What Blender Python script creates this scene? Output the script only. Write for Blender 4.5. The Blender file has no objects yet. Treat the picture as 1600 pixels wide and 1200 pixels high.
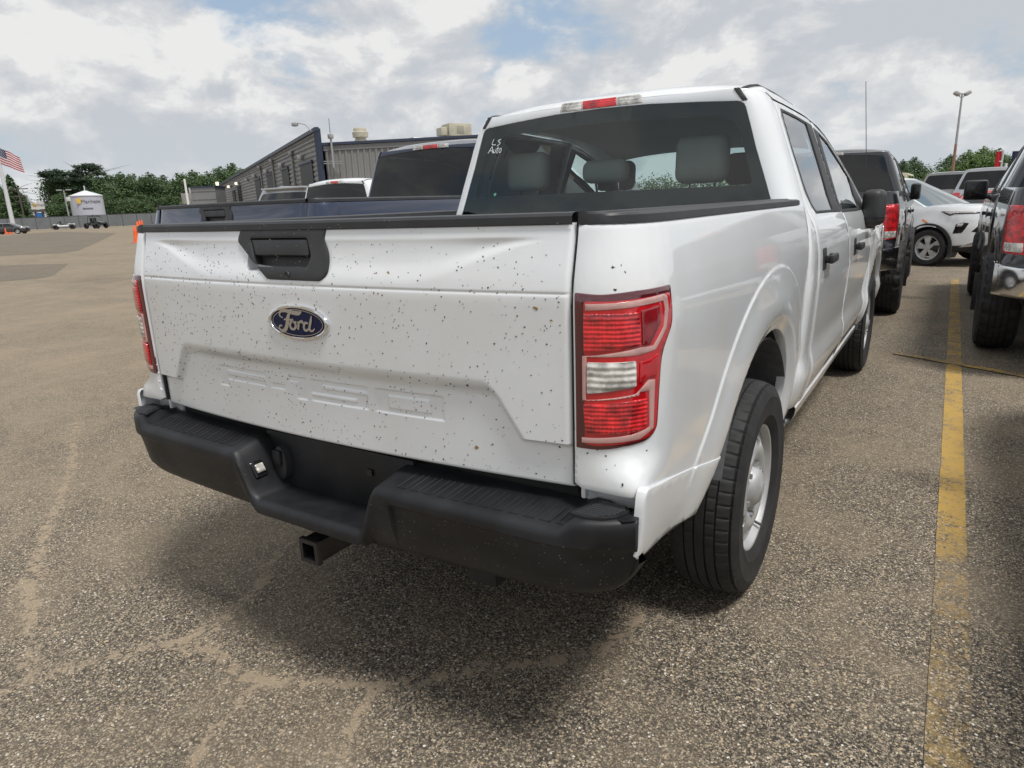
import bpy, bmesh, math, random
import numpy as np
from mathutils import Vector, Matrix
from mathutils.geometry import delaunay_2d_cdt
PI = math.pi
C = bpy.context.scene.collection
SC = bpy.context.scene
random.seed(7); RNG = np.random.default_rng(7)

# ------------------------------------------------------------------ camera
FPX = 1054.7; CAM = np.array([1.4431, -1.2387, 1.4124]); YAW, PITCH, ROLL = 0.5738, -0.2608, -0.0385
def cam_axes():
    f = np.array([-math.sin(YAW)*math.cos(PITCH), math.cos(YAW)*math.cos(PITCH), math.sin(PITCH)])
    rt = np.array([math.cos(YAW), math.sin(YAW), 0.0]); up = np.cross(rt, f)
    return rt*math.cos(ROLL)+up*math.sin(ROLL), -rt*math.sin(ROLL)+up*math.cos(ROLL), f
CR, CU, CF = cam_axes()
cd = bpy.data.cameras.new('camera'); cam = bpy.data.objects.new('camera', cd); C.objects.link(cam)
cam.matrix_world = Matrix(((CR[0], CU[0], -CF[0], CAM[0]), (CR[1], CU[1], -CF[1], CAM[1]), (CR[2], CU[2], -CF[2], CAM[2]), (0, 0, 0, 1)))
cd.sensor_width = 36.0; cd.lens = FPX/1600*36.0; cd.clip_start = 0.05; cd.clip_end = 4000
SC.camera = cam
def at(px, py, dist):
    """the place seen at a pixel of the 1600x1200 photograph, dist metres away along the ground"""
    d = CF+CR*(px-800)/FPX-CU*(py-600)/FPX
    return CAM+d*dist/math.hypot(d[0], d[1])

# ------------------------------------------------------------------ light
SUN = Vector((0.45, -0.13, 1.0)).normalized()
w = bpy.data.worlds.new('World'); SC.world = w; w.use_nodes = True
SC.view_settings.view_transform = 'Standard'; SC.view_settings.look = 'None'; SC.view_settings.gamma = 1.0
SC.view_settings.exposure = 0.0; SC.view_settings.use_curve_mapping = False
ld = bpy.data.lights.new('sun', 'SUN'); ld.energy = 3.0; ld.angle = math.radians(13); ld.color = (1.0, 0.965, 0.91)
lo = bpy.data.objects.new('sun', ld); C.objects.link(lo); lo.rotation_euler = SUN.to_track_quat('Z', 'Y').to_euler()

class NT:
    def __init__(s, tree): s.t = tree; s.n = tree.nodes; s.l = tree.links
    def add(s, typ, ins=None, **kw):
        n = s.n.new(typ)
        for k, v in kw.items(): setattr(n, k, v)
        if ins:
            for k, v in ins.items():
                sock = n.inputs[k]
                if isinstance(v, bpy.types.NodeSocket): s.l.new(v, sock)
                else: sock.default_value = v
        return n
    def math(s, op, a, b=None, c=None, clamp=False):
        n = s.add('ShaderNodeMath', operation=op, use_clamp=clamp)
        for i, v in enumerate((a, b, c)):
            if v is None: continue
            if isinstance(v, bpy.types.NodeSocket): s.l.new(v, n.inputs[i])
            else: n.inputs[i].default_value = v
        return n.outputs[0]
    def vmath(s, op, a, b=None):
        n = s.add('ShaderNodeVectorMath', operation=op)
        for i, v in enumerate((a, b)):
            if v is None: continue
            if isinstance(v, bpy.types.NodeSocket): s.l.new(v, n.inputs[i])
            else: n.inputs[i].default_value = v
        return n.outputs[0]
    def mix(s, f, a, b):
        n = s.add('ShaderNodeMix', data_type='RGBA')
        for k, v in ((0, f), (6, a), (7, b)):
            if isinstance(v, bpy.types.NodeSocket): s.l.new(v, n.inputs[k])
            else: n.inputs[k].default_value = v if k == 0 else (tuple(v)+(1,))[:4]
        return n.outputs[2]
    def smooth(s, v, a, b):
        n = s.add('ShaderNodeMapRange', interpolation_type='SMOOTHSTEP')
        s.l.new(v, n.inputs[0]); n.inputs[1].default_value = a; n.inputs[2].default_value = b
        return n.outputs[0]
    def noise(s, vec, scale, detail=4, rough=0.5, dist=0.0):
        n = s.add('ShaderNodeTexNoise'); n.inputs['Scale'].default_value = scale; n.inputs['Detail'].default_value = detail
        n.inputs['Roughness'].default_value = rough; n.inputs['Distortion'].default_value = dist
        if vec is not None: s.l.new(vec, n.inputs['Vector'])
        return n.outputs['Fac']
    def ramp(s, v, stops):
        n = s.add('ShaderNodeValToRGB'); s.l.new(v, n.inputs[0]); e = n.color_ramp.elements
        while len(e) > len(stops): e.remove(e[-1])
        while len(e) < len(stops): e.new(1.0)
        for i, (p, c) in enumerate(stops):
            e[i].position = p; e[i].color = (tuple(c)+(1,))[:4] if hasattr(c, '__len__') else (c, c, c, 1)
        return n.outputs[0]

SKY_SEED = 21.3; SKY_SHIFT = (7.881, 12.993, 0.0)
def build_world():
    t = NT(w.node_tree); t.n.clear()
    out = t.add('ShaderNodeOutputWorld')
    sky = t.add('ShaderNodeTexSky', sky_type='NISHITA', sun_disc=False)
    sky.sun_elevation = math.asin(SUN.z); sky.sun_rotation = math.atan2(SUN.x, SUN.y); sky.dust_density = 1.5; sky.air_density = 1.0
    tc = t.add('ShaderNodeTexCoord').outputs['Generated']
    sp = t.add('ShaderNodeSeparateXYZ', {0: tc})
    z = t.math('MAXIMUM', sp.outputs[2], 0.0)
    dz = t.math('ADD', z, 0.42)
    cx = t.math('DIVIDE', sp.outputs[0], dz); cy = t.math('DIVIDE', sp.outputs[1], dz)
    flat = t.add('ShaderNodeCombineXYZ', {0: cx, 1: cy, 2: SKY_SEED}).outputs[0]
    big = t.noise(flat, 0.55, 3, 0.5, 0.3)
    # lumpy cloud field: layered noise, a second lookup shifted towards the sun gives lit and shaded sides
    n1 = t.noise(flat, 2.3, 9, 0.55, 0.25)
    sh = t.vmath('ADD', flat, (0.12, -0.10, 0.0))
    n2 = t.noise(sh, 2.3, 6, 0.52, 0.25)
    pv = t.vmath('ADD', t.vmath('MULTIPLY', tc, (1.0, 1.0, 1.75)), SKY_SHIFT); puff = t.noise(pv, 5.8, 11, 0.60, 0.3)
    pf2 = t.noise(t.vmath('ADD', pv, (.02, -.015, .075)), 5.8, 8, 0.58, 0.3)
    dens = t.math('ADD', t.math('MULTIPLY', n1, 0.55), t.math('ADD', t.math('MULTIPLY', puff, 0.36), t.math('MULTIPLY', big, 0.22)))
    cover = t.smooth(dens, 0.445, 0.535)
    cover = t.math('MAXIMUM', cover, t.smooth(z, 0.16, 0.03))
    lit = t.math('ADD', t.math('SUBTRACT', n1, n2), 0.0)
    shade = t.math('ADD', t.math('ADD', t.math('MULTIPLY', lit, 1.1), t.math('ADD', t.math('MULTIPLY', t.math('SUBTRACT', puff, pf2), 2.6), t.math('MULTIPLY', t.math('SUBTRACT', n1, 0.5), 0.7))), t.math('MULTIPLY', t.math('SUBTRACT', big, 0.5), -0.8))
    shade = t.smooth(shade, -0.30, 0.28)
    cloud = t.ramp(shade, [(0.0, (0.55, 0.585, 0.63)), (0.35, (0.625, 0.645, 0.675)), (0.75, (0.70, 0.71, 0.725)), (1.0, (0.83, 0.83, 0.825))])
    hz = t.smooth(z, 0.16, 0.0)
    cloud = t.mix(t.math('MULTIPLY', hz, 0.40), cloud, (0.60, 0.66, 0.70))
    skyc = t.mix(0.45, t.add('ShaderNodeVectorMath', {0: sky.outputs[0], 3: 0.10}, operation='SCALE').outputs[0], (0.42, 0.60, 0.82))
    b1 = t.add('ShaderNodeBackground', {'Color': sky.outputs[0], 'Strength': 0.10})
    thin = t.add('ShaderNodeBackground', {'Color': (0.50, 0.64, 0.80, 1), 'Strength': 1.0})
    m0 = t.add('ShaderNodeMixShader', {0: 0.55, 1: b1.outputs[0], 2: thin.outputs[0]})
    b2 = t.add('ShaderNodeBackground', {'Color': cloud, 'Strength': 1.0})
    m = t.add('ShaderNodeMixShader', {0: cover, 1: m0.outputs[0], 2: b2.outputs[0]})
    t.l.new(m.outputs[0], out.inputs[0])
build_world()

# ------------------------------------------------------------------ materials
MATS = {}
def mat(name, color=(.5, .5, .5), rough=.5, metal=0.0, coat=0.0, bump=None, var=None, spec=.5, rvar=None, col2=None, alpha=None, trans=0.0, sheen=0.0):
    if name in MATS: return MATS[name]
    m = bpy.data.materials.new(name); m.use_nodes = True; t = NT(m.node_tree); b = t.n['Principled BSDF']
    b.inputs['Base Color'].default_value = (*color, 1); b.inputs['Roughness'].default_value = rough; b.inputs['Metallic'].default_value = metal
    b.inputs['Coat Weight'].default_value = coat; b.inputs['Coat IOR'].default_value = 1.65; b.inputs['Coat Roughness'].default_value = .04; b.inputs['Specular IOR Level'].default_value = spec
    b.inputs['Transmission Weight'].default_value = trans
    oc = None
    if bump or var or rvar: oc = t.add('ShaderNodeTexCoord').outputs['Object']
    if var:
        n = t.noise(oc, var[0], 5, .6); c2 = col2 or tuple(c*var[1] for c in color)
        t.l.new(t.mix(t.smooth(n, .35, .68), color, c2), b.inputs['Base Color'])
    if rvar:
        n = t.noise(oc, rvar[0], 4, .6); t.l.new(t.math('ADD', t.math('MULTIPLY', n, rvar[1]), rough-rvar[1]*.5), b.inputs['Roughness'])
    if bump:
        n = t.noise(oc, bump[0], 4, .6); bn = t.add('ShaderNodeBump', {'Height': n, 'Strength': bump[1], 'Distance': bump[2] if len(bump) > 2 else .002})
        t.l.new(bn.outputs[0], b.inputs['Normal'])
    MATS[name] = m; return m

def glass(name, tint=(.25, .28, .3), refl=(1, 1, 1), ior=1.5):
    if name in MATS: return MATS[name]
    m = bpy.data.materials.new(name); m.use_nodes = True; t = NT(m.node_tree); t.n.clear()
    out = t.add('ShaderNodeOutputMaterial'); fr = t.add('ShaderNodeFresnel', {'IOR': ior})
    tr = t.add('ShaderNodeBsdfTransparent', {'Color': (*tint, 1)}); gl = t.add('ShaderNodeBsdfGlossy', {'Color': (*refl, 1), 'Roughness': .015})
    mx = t.add('ShaderNodeMixShader', {0: t.math('MULTIPLY', fr.outputs[0], 1.25, clamp=True), 1: tr.outputs[0], 2: gl.outputs[0]})
    t.l.new(mx.outputs[0], out.inputs[0]); MATS[name] = m; return m

WHITE = mat('white_paint', (.775, .80, .825), .36, coat=1.0, var=(2.2, .97), col2=(.735, .748, .755))
BLUE = mat('navy_paint', (.008, .019, .058), .3, metal=.35, coat=1.0)
BLACKP = mat('black_paint', (.013, .013, .017), .3, metal=.3, coat=1.0)
GREYP = mat('charcoal_paint', (.05, .05, .058), .3, metal=.4, coat=1.0)
SILVER = mat('silver_paint', (.42, .43, .44), .35, metal=.6, coat=1.0)
BEIGE = mat('pewter_paint', (.25, .25, .24), .35, metal=.5, coat=1.0)
REDP = mat('red_paint', (.5, .02, .02), .3, coat=1.0)
PLAST = mat('black_plastic', (.022, .0225, .024), .52, bump=(900, .25, .0006), rvar=(9, .15), var=(7, 1.5))
PLAST2 = mat('bumper_plastic', (.0075, .008, .0095), .50, bump=(700, .3, .0006), rvar=(6, .2), var=(7, 2.4), spec=.42)
CAPP = mat('rail_cap_plastic', (.026, .0275, .031), .48, bump=(500, .3, .0006), var=(8, 1.35), rvar=(5, .15))
GLOSSB = mat('gloss_black', (.012, .012, .014), .12)
RUBBER = mat('tyre_rubber', (.018, .018, .019), .72, bump=(260, .25, .001), var=(11, 1.7), rvar=(8, .15))
STEEL = mat('silver_steel_wheel', (.56, .57, .58), .38, metal=.35, var=(9, .85), rvar=(7, .15))
CHROME = mat('chrome', (.82, .83, .85), .06, metal=1.0)
CHROMEB = mat('chrome_bumper', (.74, .75, .77), .17, metal=1.0, bump=(6, .08, .01))
FROST = mat('frosted_pink_strip', (.60, .35, .32), .2, coat=1.0, var=(30, .8))
CHROMED = mat('dull_chrome', (.6, .6, .62), .2, metal=1.0)
DARK = mat('dark_underbody', (.012, .012, .012), .8, var=(5, 2.2))
LINER = mat('wheel_liner', (.085, .088, .095), .75, bump=(30, .5, .006), var=(6, 1.8))
SEAT = mat('grey_seat_cloth', (.42, .40, .37), .95, bump=(420, .4, .001))
INTER = mat('interior_trim', (.05, .05, .052), .8)
HEADL = mat('headliner', (.55, .54, .51), .95)
REDL = mat('red_lens', (.56, .008, .014), .10, coat=1.0, var=(30, .75))
REDM = mat('mid_red_lens', (.26, .006, .012), .12, coat=1.0, var=(40, .6))
REDD = mat('dark_red_lens', (.085, .004, .010), .12, coat=1.0)
CLEARL = mat('clear_lens', (.68, .63, .61), .14, metal=.25, coat=1.0, var=(45, .72))
AMBER = mat('amber_lens', (.7, .2, .01), .2, coat=1.0)
GL_REAR = glass('tinted_rear_glass', (.66, .77, .76), ior=1.5)
GL_CLEAR = glass('cab_glass', (.80, .88, .87))
GL_SIDE = glass('tinted_side_glass', (.62, .72, .73), ior=1.9)
GL_FRONT = glass('front_side_glass', (.74, .82, .82), ior=1.9)
GL_DARK = glass('privacy_glass', (.035, .04, .045), ior=1.5)
BLUEE = mat('emblem_blue', (.006, .012, .052), .35, spec=.25)
GALV = mat('galvanised_steel', (.40, .41, .42), .5, metal=.5)

def lens_mat(name, col, sx, sz):
    """lamp reflector optics: fine ridges moulded behind the lens"""
    m = mat(name, col, .12, coat=1.0); t = NT(m.node_tree); b = t.n['Principled BSDF']
    oc = t.add('ShaderNodeTexCoord').outputs['Object']
    w1 = t.add('ShaderNodeTexWave', {'Vector': oc, 'Scale': sz, 'Distortion': 1.5, 'Detail': 2.0}, bands_direction='Z')
    w2 = t.add('ShaderNodeTexWave', {'Vector': oc, 'Scale': sx, 'Distortion': 1.0, 'Detail': 1.0}, bands_direction='X')
    s = t.math('ADD', w1.outputs['Fac'], t.math('MULTIPLY', w2.outputs['Fac'], .7))
    bn = t.add('ShaderNodeBump', {'Height': s, 'Strength': .55, 'Distance': .003}); t.l.new(bn.outputs[0], b.inputs['Normal'])
    n = t.noise(oc, 24, 3, .6)
    t.l.new(t.mix(t.smooth(n, .3, .7), tuple(c*.42 for c in col), tuple(min(1, c*1.35) for c in col)), b.inputs['Base Color'])
    b.inputs['Metallic'].default_value = .1
    return m
REDO = lens_mat('red_reflector_optics', (.66, .012, .018), 40, 34)
CLEARO = lens_mat('clear_reflector_optics', (.62, .60, .56), 5, 22)

# ------------------------------------------------------------------ mesh helpers
def link(name, me, m=None, parent=None, smooth=None):
    o = bpy.data.objects.new(name, me); C.objects.link(o)
    if m is not None and len(me.materials) == 0: me.materials.append(m)
    if parent is not None: o.parent = parent
    if smooth is not None and len(me.polygons):
        me.shade_smooth(); me.set_sharp_from_angle(angle=math.radians(smooth))
    return o
def obj(name, bm, m=None, parent=None, smooth=35):
    me = bpy.data.meshes.new(name); bm.to_mesh(me); bm.free()
    return link(name, me, m, parent, smooth)
def pyobj(name, vs, fs, m=None, parent=None, smooth=35):
    me = bpy.data.meshes.new(name); me.from_pydata([tuple(v) for v in vs], [], fs); me.validate()
    return link(name, me, m, parent, smooth)
def tag(o, label=None, cat=None, group=None, kind=None):
    if label: o['label'] = label
    if cat: o['category'] = cat
    if group: o['group'] = group
    if kind: o['kind'] = kind
    return o
def thing(name, label, cat, loc=(0, 0, 0), rz=0, group=None):
    o = bpy.data.objects.new(name, None); C.objects.link(o); o.location = loc; o.rotation_euler = (0, 0, rz)
    o.empty_display_size = .3
    return tag(o, label, cat, group)
def hinge(name, parent, loc=(0, 0, 0)):
    o = bpy.data.objects.new(name, None); C.objects.link(o); o.parent = parent; o.location = loc; return o
def dup(root, loc, rz=None, label=None, group=None):
    def cp(o, par):
        c = o.copy(); C.objects.link(c)
        if par is not None: c.parent = par
        for ch in o.children: cp(ch, c)
        return c
    r = cp(root, None); r.location = loc
    if rz is not None: r.rotation_euler = (0, 0, rz)
    if label: r['label'] = label
    if group: r['group'] = group
    return r
def B(): return bmesh.new()
def bbox(bm, c, s, r=0.0, rot=None, seg=2):
    q = bmesh.ops.create_cube(bm, size=1.0); vs = q['verts']
    bmesh.ops.scale(bm, vec=s, verts=vs)
    if r > 0:
        es = list({e for v in vs for e in v.link_edges})
        g = bmesh.ops.bevel(bm, geom=es, offset=r, segments=seg, affect='EDGES', profile=.5)
        vs = list({v for f in g['faces'] for v in f.verts} | {v for v in vs if v.is_valid})
        # all verts of this piece
        seen = set(vs); st = list(vs)
        while st:
            v = st.pop()
            for e in v.link_edges:
                o2 = e.other_vert(v)
                if o2 not in seen: seen.add(o2); st.append(o2)
        vs = list(seen)
    M = Matrix.Translation(c) @ (rot.to_4x4() if rot is not None else Matrix.Identity(4))
    bmesh.ops.transform(bm, matrix=M, verts=vs)
    return vs
def box(name, c, s, m, parent=None, r=0.0, rot=None, seg=2):
    bm = B(); bbox(bm, c, s, r, rot, seg); return obj(name, bm, m, parent)
def btube(bm, pts, r, seg=8, cap=True, flat=1.0):
    pts = [Vector(p) for p in pts]; rs = r if hasattr(r, '__len__') else [r]*len(pts)
    rings = []; up = Vector((0, 0, 1))
    for i, p in enumerate(pts):
        d = (pts[min(i+1, len(pts)-1)]-pts[max(i-1, 0)]).normalized()
        a = d.cross(up)
        if a.length < .1: a = d.cross(Vector((0, 1, 0)))
        a.normalize(); b = a.cross(d).normalized()
        rings.append([bm.verts.new(p+(a*math.cos(k*2*PI/seg)+b*math.sin(k*2*PI/seg)*flat)*rs[i]) for k in range(seg)])
    for A, Bq in zip(rings[:-1], rings[1:]):
        for k in range(seg): bm.faces.new((A[k], A[(k+1) % seg], Bq[(k+1) % seg], Bq[k]))
    if cap: bm.faces.new(rings[0][::-1]); bm.faces.new(rings[-1])
    return rings
def tube(name, pts, r, m, parent=None, seg=8, flat=1.0):
    bm = B(); btube(bm, pts, r, seg, flat=flat); bmesh.ops.recalc_face_normals(bm, faces=bm.faces); return obj(name, bm, m, parent, 50)
def blathe(bm, prof, seg=48, axis='x', c=(0, 0, 0)):
    """prof: (radius, along) list; closed only if the caller repeats the first point"""
    rings = []
    for r, a in prof:
        ring = []
        for k in range(seg):
            t = 2*PI*k/seg
            p = (a, r*math.cos(t), r*math.sin(t)) if axis == 'x' else (r*math.cos(t), r*math.sin(t), a)
            ring.append(bm.verts.new((p[0]+c[0], p[1]+c[1], p[2]+c[2])))
        rings.append(ring)
    for A, Bq in zip(rings[:-1], rings[1:]):
        for k in range(seg): bm.faces.new((A[k], A[(k+1) % seg], Bq[(k+1) % seg], Bq[k]))
    return rings
def grid(name, P, nu, nv, m, parent=None, smooth=40, close_u=False):
    """P(u index 0..nu, v index 0..nv) -> point"""
    vs = [P(i, j) for i in range(nu+1) for j in range(nv+1)]
    fs = [(i*(nv+1)+j, (i+1)*(nv+1)+j, (i+1)*(nv+1)+j+1, i*(nv+1)+j+1) for i in range(nu) for j in range(nv)]
    return pyobj(name, vs, fs, m, parent, smooth)

def seg_dist(P, poly):
    P = np.asarray(P, float); best = np.full(len(P), 1e9); n = len(poly)
    for i in range(n):
        a = poly[i]; d = poly[(i+1) % n]-a; L = d@d
        if L < 1e-14: continue
        t = np.clip(((P-a)@d)/L, 0, 1); q = P-a-t[:, None]*d
        best = np.minimum(best, np.hypot(q[:, 0], q[:, 1]))
    return best
def inside(P, poly):
    P = np.asarray(P, float); r = np.zeros(len(P), bool); n = len(poly)
    for i in range(n):
        x1, y1 = poly[i]; x2, y2 = poly[(i+1) % n]
        c = (y1 > P[:, 1]) != (y2 > P[:, 1])
        with np.errstate(divide='ignore', invalid='ignore'):
            xi = (x2-x1)*(P[:, 1]-y1)/(y2-y1)+x1
        r ^= c & (P[:, 0] < xi)
    return r
def area(p): x, y = p[:, 0], p[:, 1]; return .5*np.sum(x*np.roll(y, -1)-np.roll(x, -1)*y)
def resample(poly, sp):
    out = []; n = len(poly)
    for i in range(n):
        a, b = poly[i], poly[(i+1) % n]; k = max(1, int(math.ceil(np.linalg.norm(b-a)/sp)))
        for j in range(k): out.append(a+(b-a)*j/k)
    return np.array(out)
def rounded(poly, r, k=4):
    """fillet the corners of a polygon; r may be one radius or one for each corner"""
    poly = [np.array(p, float) for p in poly]; n = len(poly); out = []
    for i in range(n):
        p = poly[i]; a = poly[i-1]-p; b = poly[(i+1) % n]-p; la, lb = np.linalg.norm(a), np.linalg.norm(b)
        rr = r[i] if hasattr(r, '__len__') else r
        q = min(rr, la*.45, lb*.45)
        if q <= 1e-6: out.append(p); continue
        A = p+a/la*q; Bq = p+b/lb*q
        for j in range(k+1):
            t = j/k; out.append((1-t)**2*A+2*t*(1-t)*p+t*t*Bq)
    return np.array(out)
def panel(name, S, outline, m, parent=None, holes=(), sp=.03, r=.004, t=.02, off=0.0, flip=False, smooth=40, curves=()):
    """a pressed sheet: outline in the surface's own (u, v), lifted by S, edges rolled over r and turned in by t"""
    ols = [np.array(outline, float)]+[np.array(h, float) for h in holes]
    ols = [o if area(o) > 0 else o[::-1] for o in ols]
    res = [resample(o, sp) for o in ols]
    pts = []; edges = []
    for o in res:
        b0 = len(pts); pts += list(o); edges += [(b0+i, b0+(i+1) % len(o)) for i in range(len(o))]
    nb = len(pts)
    def dist(P):
        d = seg_dist(P, res[0])
        for h in res[1:]: d = np.minimum(d, seg_dist(P, h))
        return d
    def ok(P):
        q = inside(P, res[0])
        for h in res[1:]: q &= ~inside(P, h)
        return q
    if r > 0:
        for fr in (.3, 1.0):
            for i, o in enumerate(res):
                d = np.roll(o, -1, 0)-np.roll(o, 1, 0); L = np.hypot(d[:, 0], d[:, 1])+1e-12
                nrm = np.stack([-d[:, 1], d[:, 0]], 1)/L[:, None]*(1 if i == 0 else -1)
                Q = o+nrm*r*fr; k = ok(Q) & (dist(Q) > r*fr*.9); pts += list(Q[k])
    cp = []
    for cv in curves:
        cv = np.array(cv, float); k = ok(cv) & (dist(cv) > sp*.25); last = None
        for p, q in zip(cv, k):
            if q:
                pts.append(p); cp.append(p)
                if last is not None: edges.append((last, len(pts)-1))
                last = len(pts)-1
            else: last = None
    cp = np.array(cp).reshape(-1, 2)
    lo_, hi = res[0].min(0), res[0].max(0)
    gx = np.arange(lo_[0]+sp*.5, hi[0], sp); gy = np.arange(lo_[1]+sp*.5, hi[1], sp)
    G = np.array([(x, y) for x in gx for y in gy]).reshape(-1, 2)
    if len(G):
        k = ok(G) & (dist(G) > max(r*1.3, sp*.55)); G = G[k]
        if len(cp) and len(G):
            dm = np.full(len(G), 9.)
            for q in cp: dm = np.minimum(dm, np.hypot(G[:, 0]-q[0], G[:, 1]-q[1]))
            G = G[dm > sp*.5]
        pts += list(G)
    V, E, F, *_ = delaunay_2d_cdt([Vector((float(p[0]), float(p[1]))) for p in pts], edges, [], 0, 1e-7)
    V = np.array([(v.x, v.y) for v in V]); F = [f for f in F if len(f) == 3]
    cen = np.array([V[list(f)].mean(0) for f in F]); k = ok(cen); F = [f for f, q in zip(F, k) if q]
    d = dist(V); h = 1e-4
    P0 = S(V[:, 0], V[:, 1]); du = S(V[:, 0]+h, V[:, 1])-S(V[:, 0]-h, V[:, 1]); dv = S(V[:, 0], V[:, 1]+h)-S(V[:, 0], V[:, 1]-h)
    N = np.cross(du, dv); N /= np.linalg.norm(N, axis=1)[:, None]+1e-12
    if flip: N = -N
    sink = np.where(d < r, r-np.sqrt(np.maximum(0, r*r-(r-d)**2)), 0) if r > 0 else 0*d
    P = P0+N*(off-sink)[:, None]
    if flip: F = [f[::-1] for f in F]
    bm = B(); vs = [bm.verts.new(p) for p in P]; bm.verts.ensure_lookup_table()
    for f in F:
        try: bm.faces.new([vs[i] for i in f])
        except ValueError: pass
    if t:
        nm = {v: Vector(N[i]) for i, v in enumerate(vs)}; ismap = {}
        for e in [e for e in bm.edges if len(e.link_faces) == 1]:
            f = e.link_faces[0]; lp = [l for l in f.loops if l.edge == e][0]; a, b_ = lp.vert, lp.link_loop_next.vert
            for q in (a, b_):
                if q not in ismap: ismap[q] = bm.verts.new(q.co-nm[q]*t)
            bm.faces.new((b_, a, ismap[a], ismap[b_]))
    bmesh.ops.delete(bm, geom=[v for v in bm.verts if not v.link_faces], context='VERTS')
    return obj(name, bm, m, parent, smooth)
def mirrored(S):
    def M(u, v): p = S(u, v).copy(); p[..., 0] *= -1; return p
    return M
def ribbon(bm, pts, width, S, off, thick=.0015, n=None, sub=6):
    """a brushed or moulded stroke laid on a surface: Catmull-Rom through pts, widths per point"""
    P = [np.array(p, float) for p in pts]; W = width if hasattr(width, '__len__') else [width]*len(P)
    Q = []; ws = []
    for i in range(len(P)-1):
        p0, p1, p2, p3 = P[max(i-1, 0)], P[i], P[i+1], P[min(i+2, len(P)-1)]
        for k in range(sub):
            t = k/sub
            Q.append(.5*((2*p1)+(-p0+p2)*t+(2*p0-5*p1+4*p2-p3)*t*t+(-p0+3*p1-3*p2+p3)*t**3)); ws.append(W[i]*(1-t)+W[i+1]*t)
    Q.append(P[-1]); ws.append(W[-1]); Q = np.array(Q); d = np.gradient(Q, axis=0); d /= np.hypot(d[:, 0], d[:, 1])[:, None]+1e-12
    nn = np.stack([-d[:, 1], d[:, 0]], 1)*np.array(ws)[:, None]/2
    L, R = Q+nn, Q-nn
    def up(A, o):
        h = 1e-4; p = S(A[:, 0], A[:, 1]); N = np.cross(S(A[:, 0]+h, A[:, 1])-p, S(A[:, 0], A[:, 1]+h)-p); N /= np.linalg.norm(N, axis=1)[:, None]; return p+N*o
    a, b, c, e = up(L, off), up(R, off), up(L, off-thick), up(R, off-thick)
    va, vb, vc, ve = [[bm.verts.new(x) for x in q] for q in (a, b, c, e)]
    for i in range(len(Q)-1):
        for A, Bq in ((va, vb), (vc, va), (vb, ve)): bm.faces.new((A[i], A[i+1], Bq[i+1], Bq[i]))

# ------------------------------------------------------------------ pickup surfaces (metres; y = 0 at the tailgate, +y forward)
def sst(a,b,x):
    t=np.clip((x-a)/(b-a),0,1);return t*t*(3-2*t)
interp = np.interp
RA=1.128; RZ=.40
def rear_lean(z): return .035*sst(1.20,1.40,z)
def bow(x): return -.045*(1-np.minimum(1,(np.abs(x)/.79))**2)
SIDE_Z=[.40,.50,.60,.68,.745,.80,.90,1.05,1.14,1.20,1.25,1.30,1.37,1.42]
SIDE_X=[.905,.925,.940,.948,.950,.951,.954,.957,.957,.953,.946,.936,.918,.900]
def side_x(y,z):
    return interp(z,SIDE_Z,SIDE_X)
LIP=np.array([(.47,.40),(.47,.535),(.56,.60),(.65,.67),(.75,.765),(.87,.85),(1.02,.915),(1.2,.945),(1.36,.925),(1.49,.86),(1.575,.75),(1.61,.62),(1.58,.50),(1.545,.40)])
def _smooth(P, sub=5):
    out=[]
    for i in range(len(P)-1):
        p0,p1,p2,p3=P[max(i-1,0)],P[i],P[i+1],P[min(i+2,len(P)-1)]
        for k in range(sub):
            t=k/sub; out.append(.5*((2*p1)+(-p0+p2)*t+(2*p0-5*p1+4*p2-p3)*t*t+(-p0+3*p1-3*p2+p3)*t**3))
    out.append(P[-1]); return np.array(out)
LIP=np.vstack([LIP[:1],_smooth(LIP[1:-1]),LIP[-1:]])
def lip_offset(d):
    D=np.gradient(LIP[1:-1],axis=0); n=np.stack([-D[:,1],D[:,0]],1)/np.hypot(D[:,0],D[:,1])[:,None]
    return LIP[1:-1]+n*d
def dpoly(y,z,P):
    y,z=np.broadcast_arrays(np.asarray(y,float),np.asarray(z,float));best=np.full(y.shape,9.)
    for a,b in zip(P[:-1],P[1:]):
        d=b-a;t=np.clip(((y-a[0])*d[0]+(z-a[1])*d[1])/(d@d),0,1)
        best=np.minimum(best,np.hypot(y-a[0]-t*d[0],z-a[1]-t*d[1]))
    return best
def bed_x(y,z):
    x=(side_x(y,z-.02)+side_x(y,z)+side_x(y,z+.02))/3
    d=dpoly(y,z,LIP)
    # wheel-arch flare: a crisp step, a flat face, then a rolled lip
    x=x+.005*(1-sst(.219,.233,d))*sst(.64,.80,z)+.009*(1-sst(.085,.225,d))*np.clip((1.25-z)/.2,0,1)
    x=x-.020*(1-sst(.0,.07,d))
    return x
CB=.20
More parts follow.
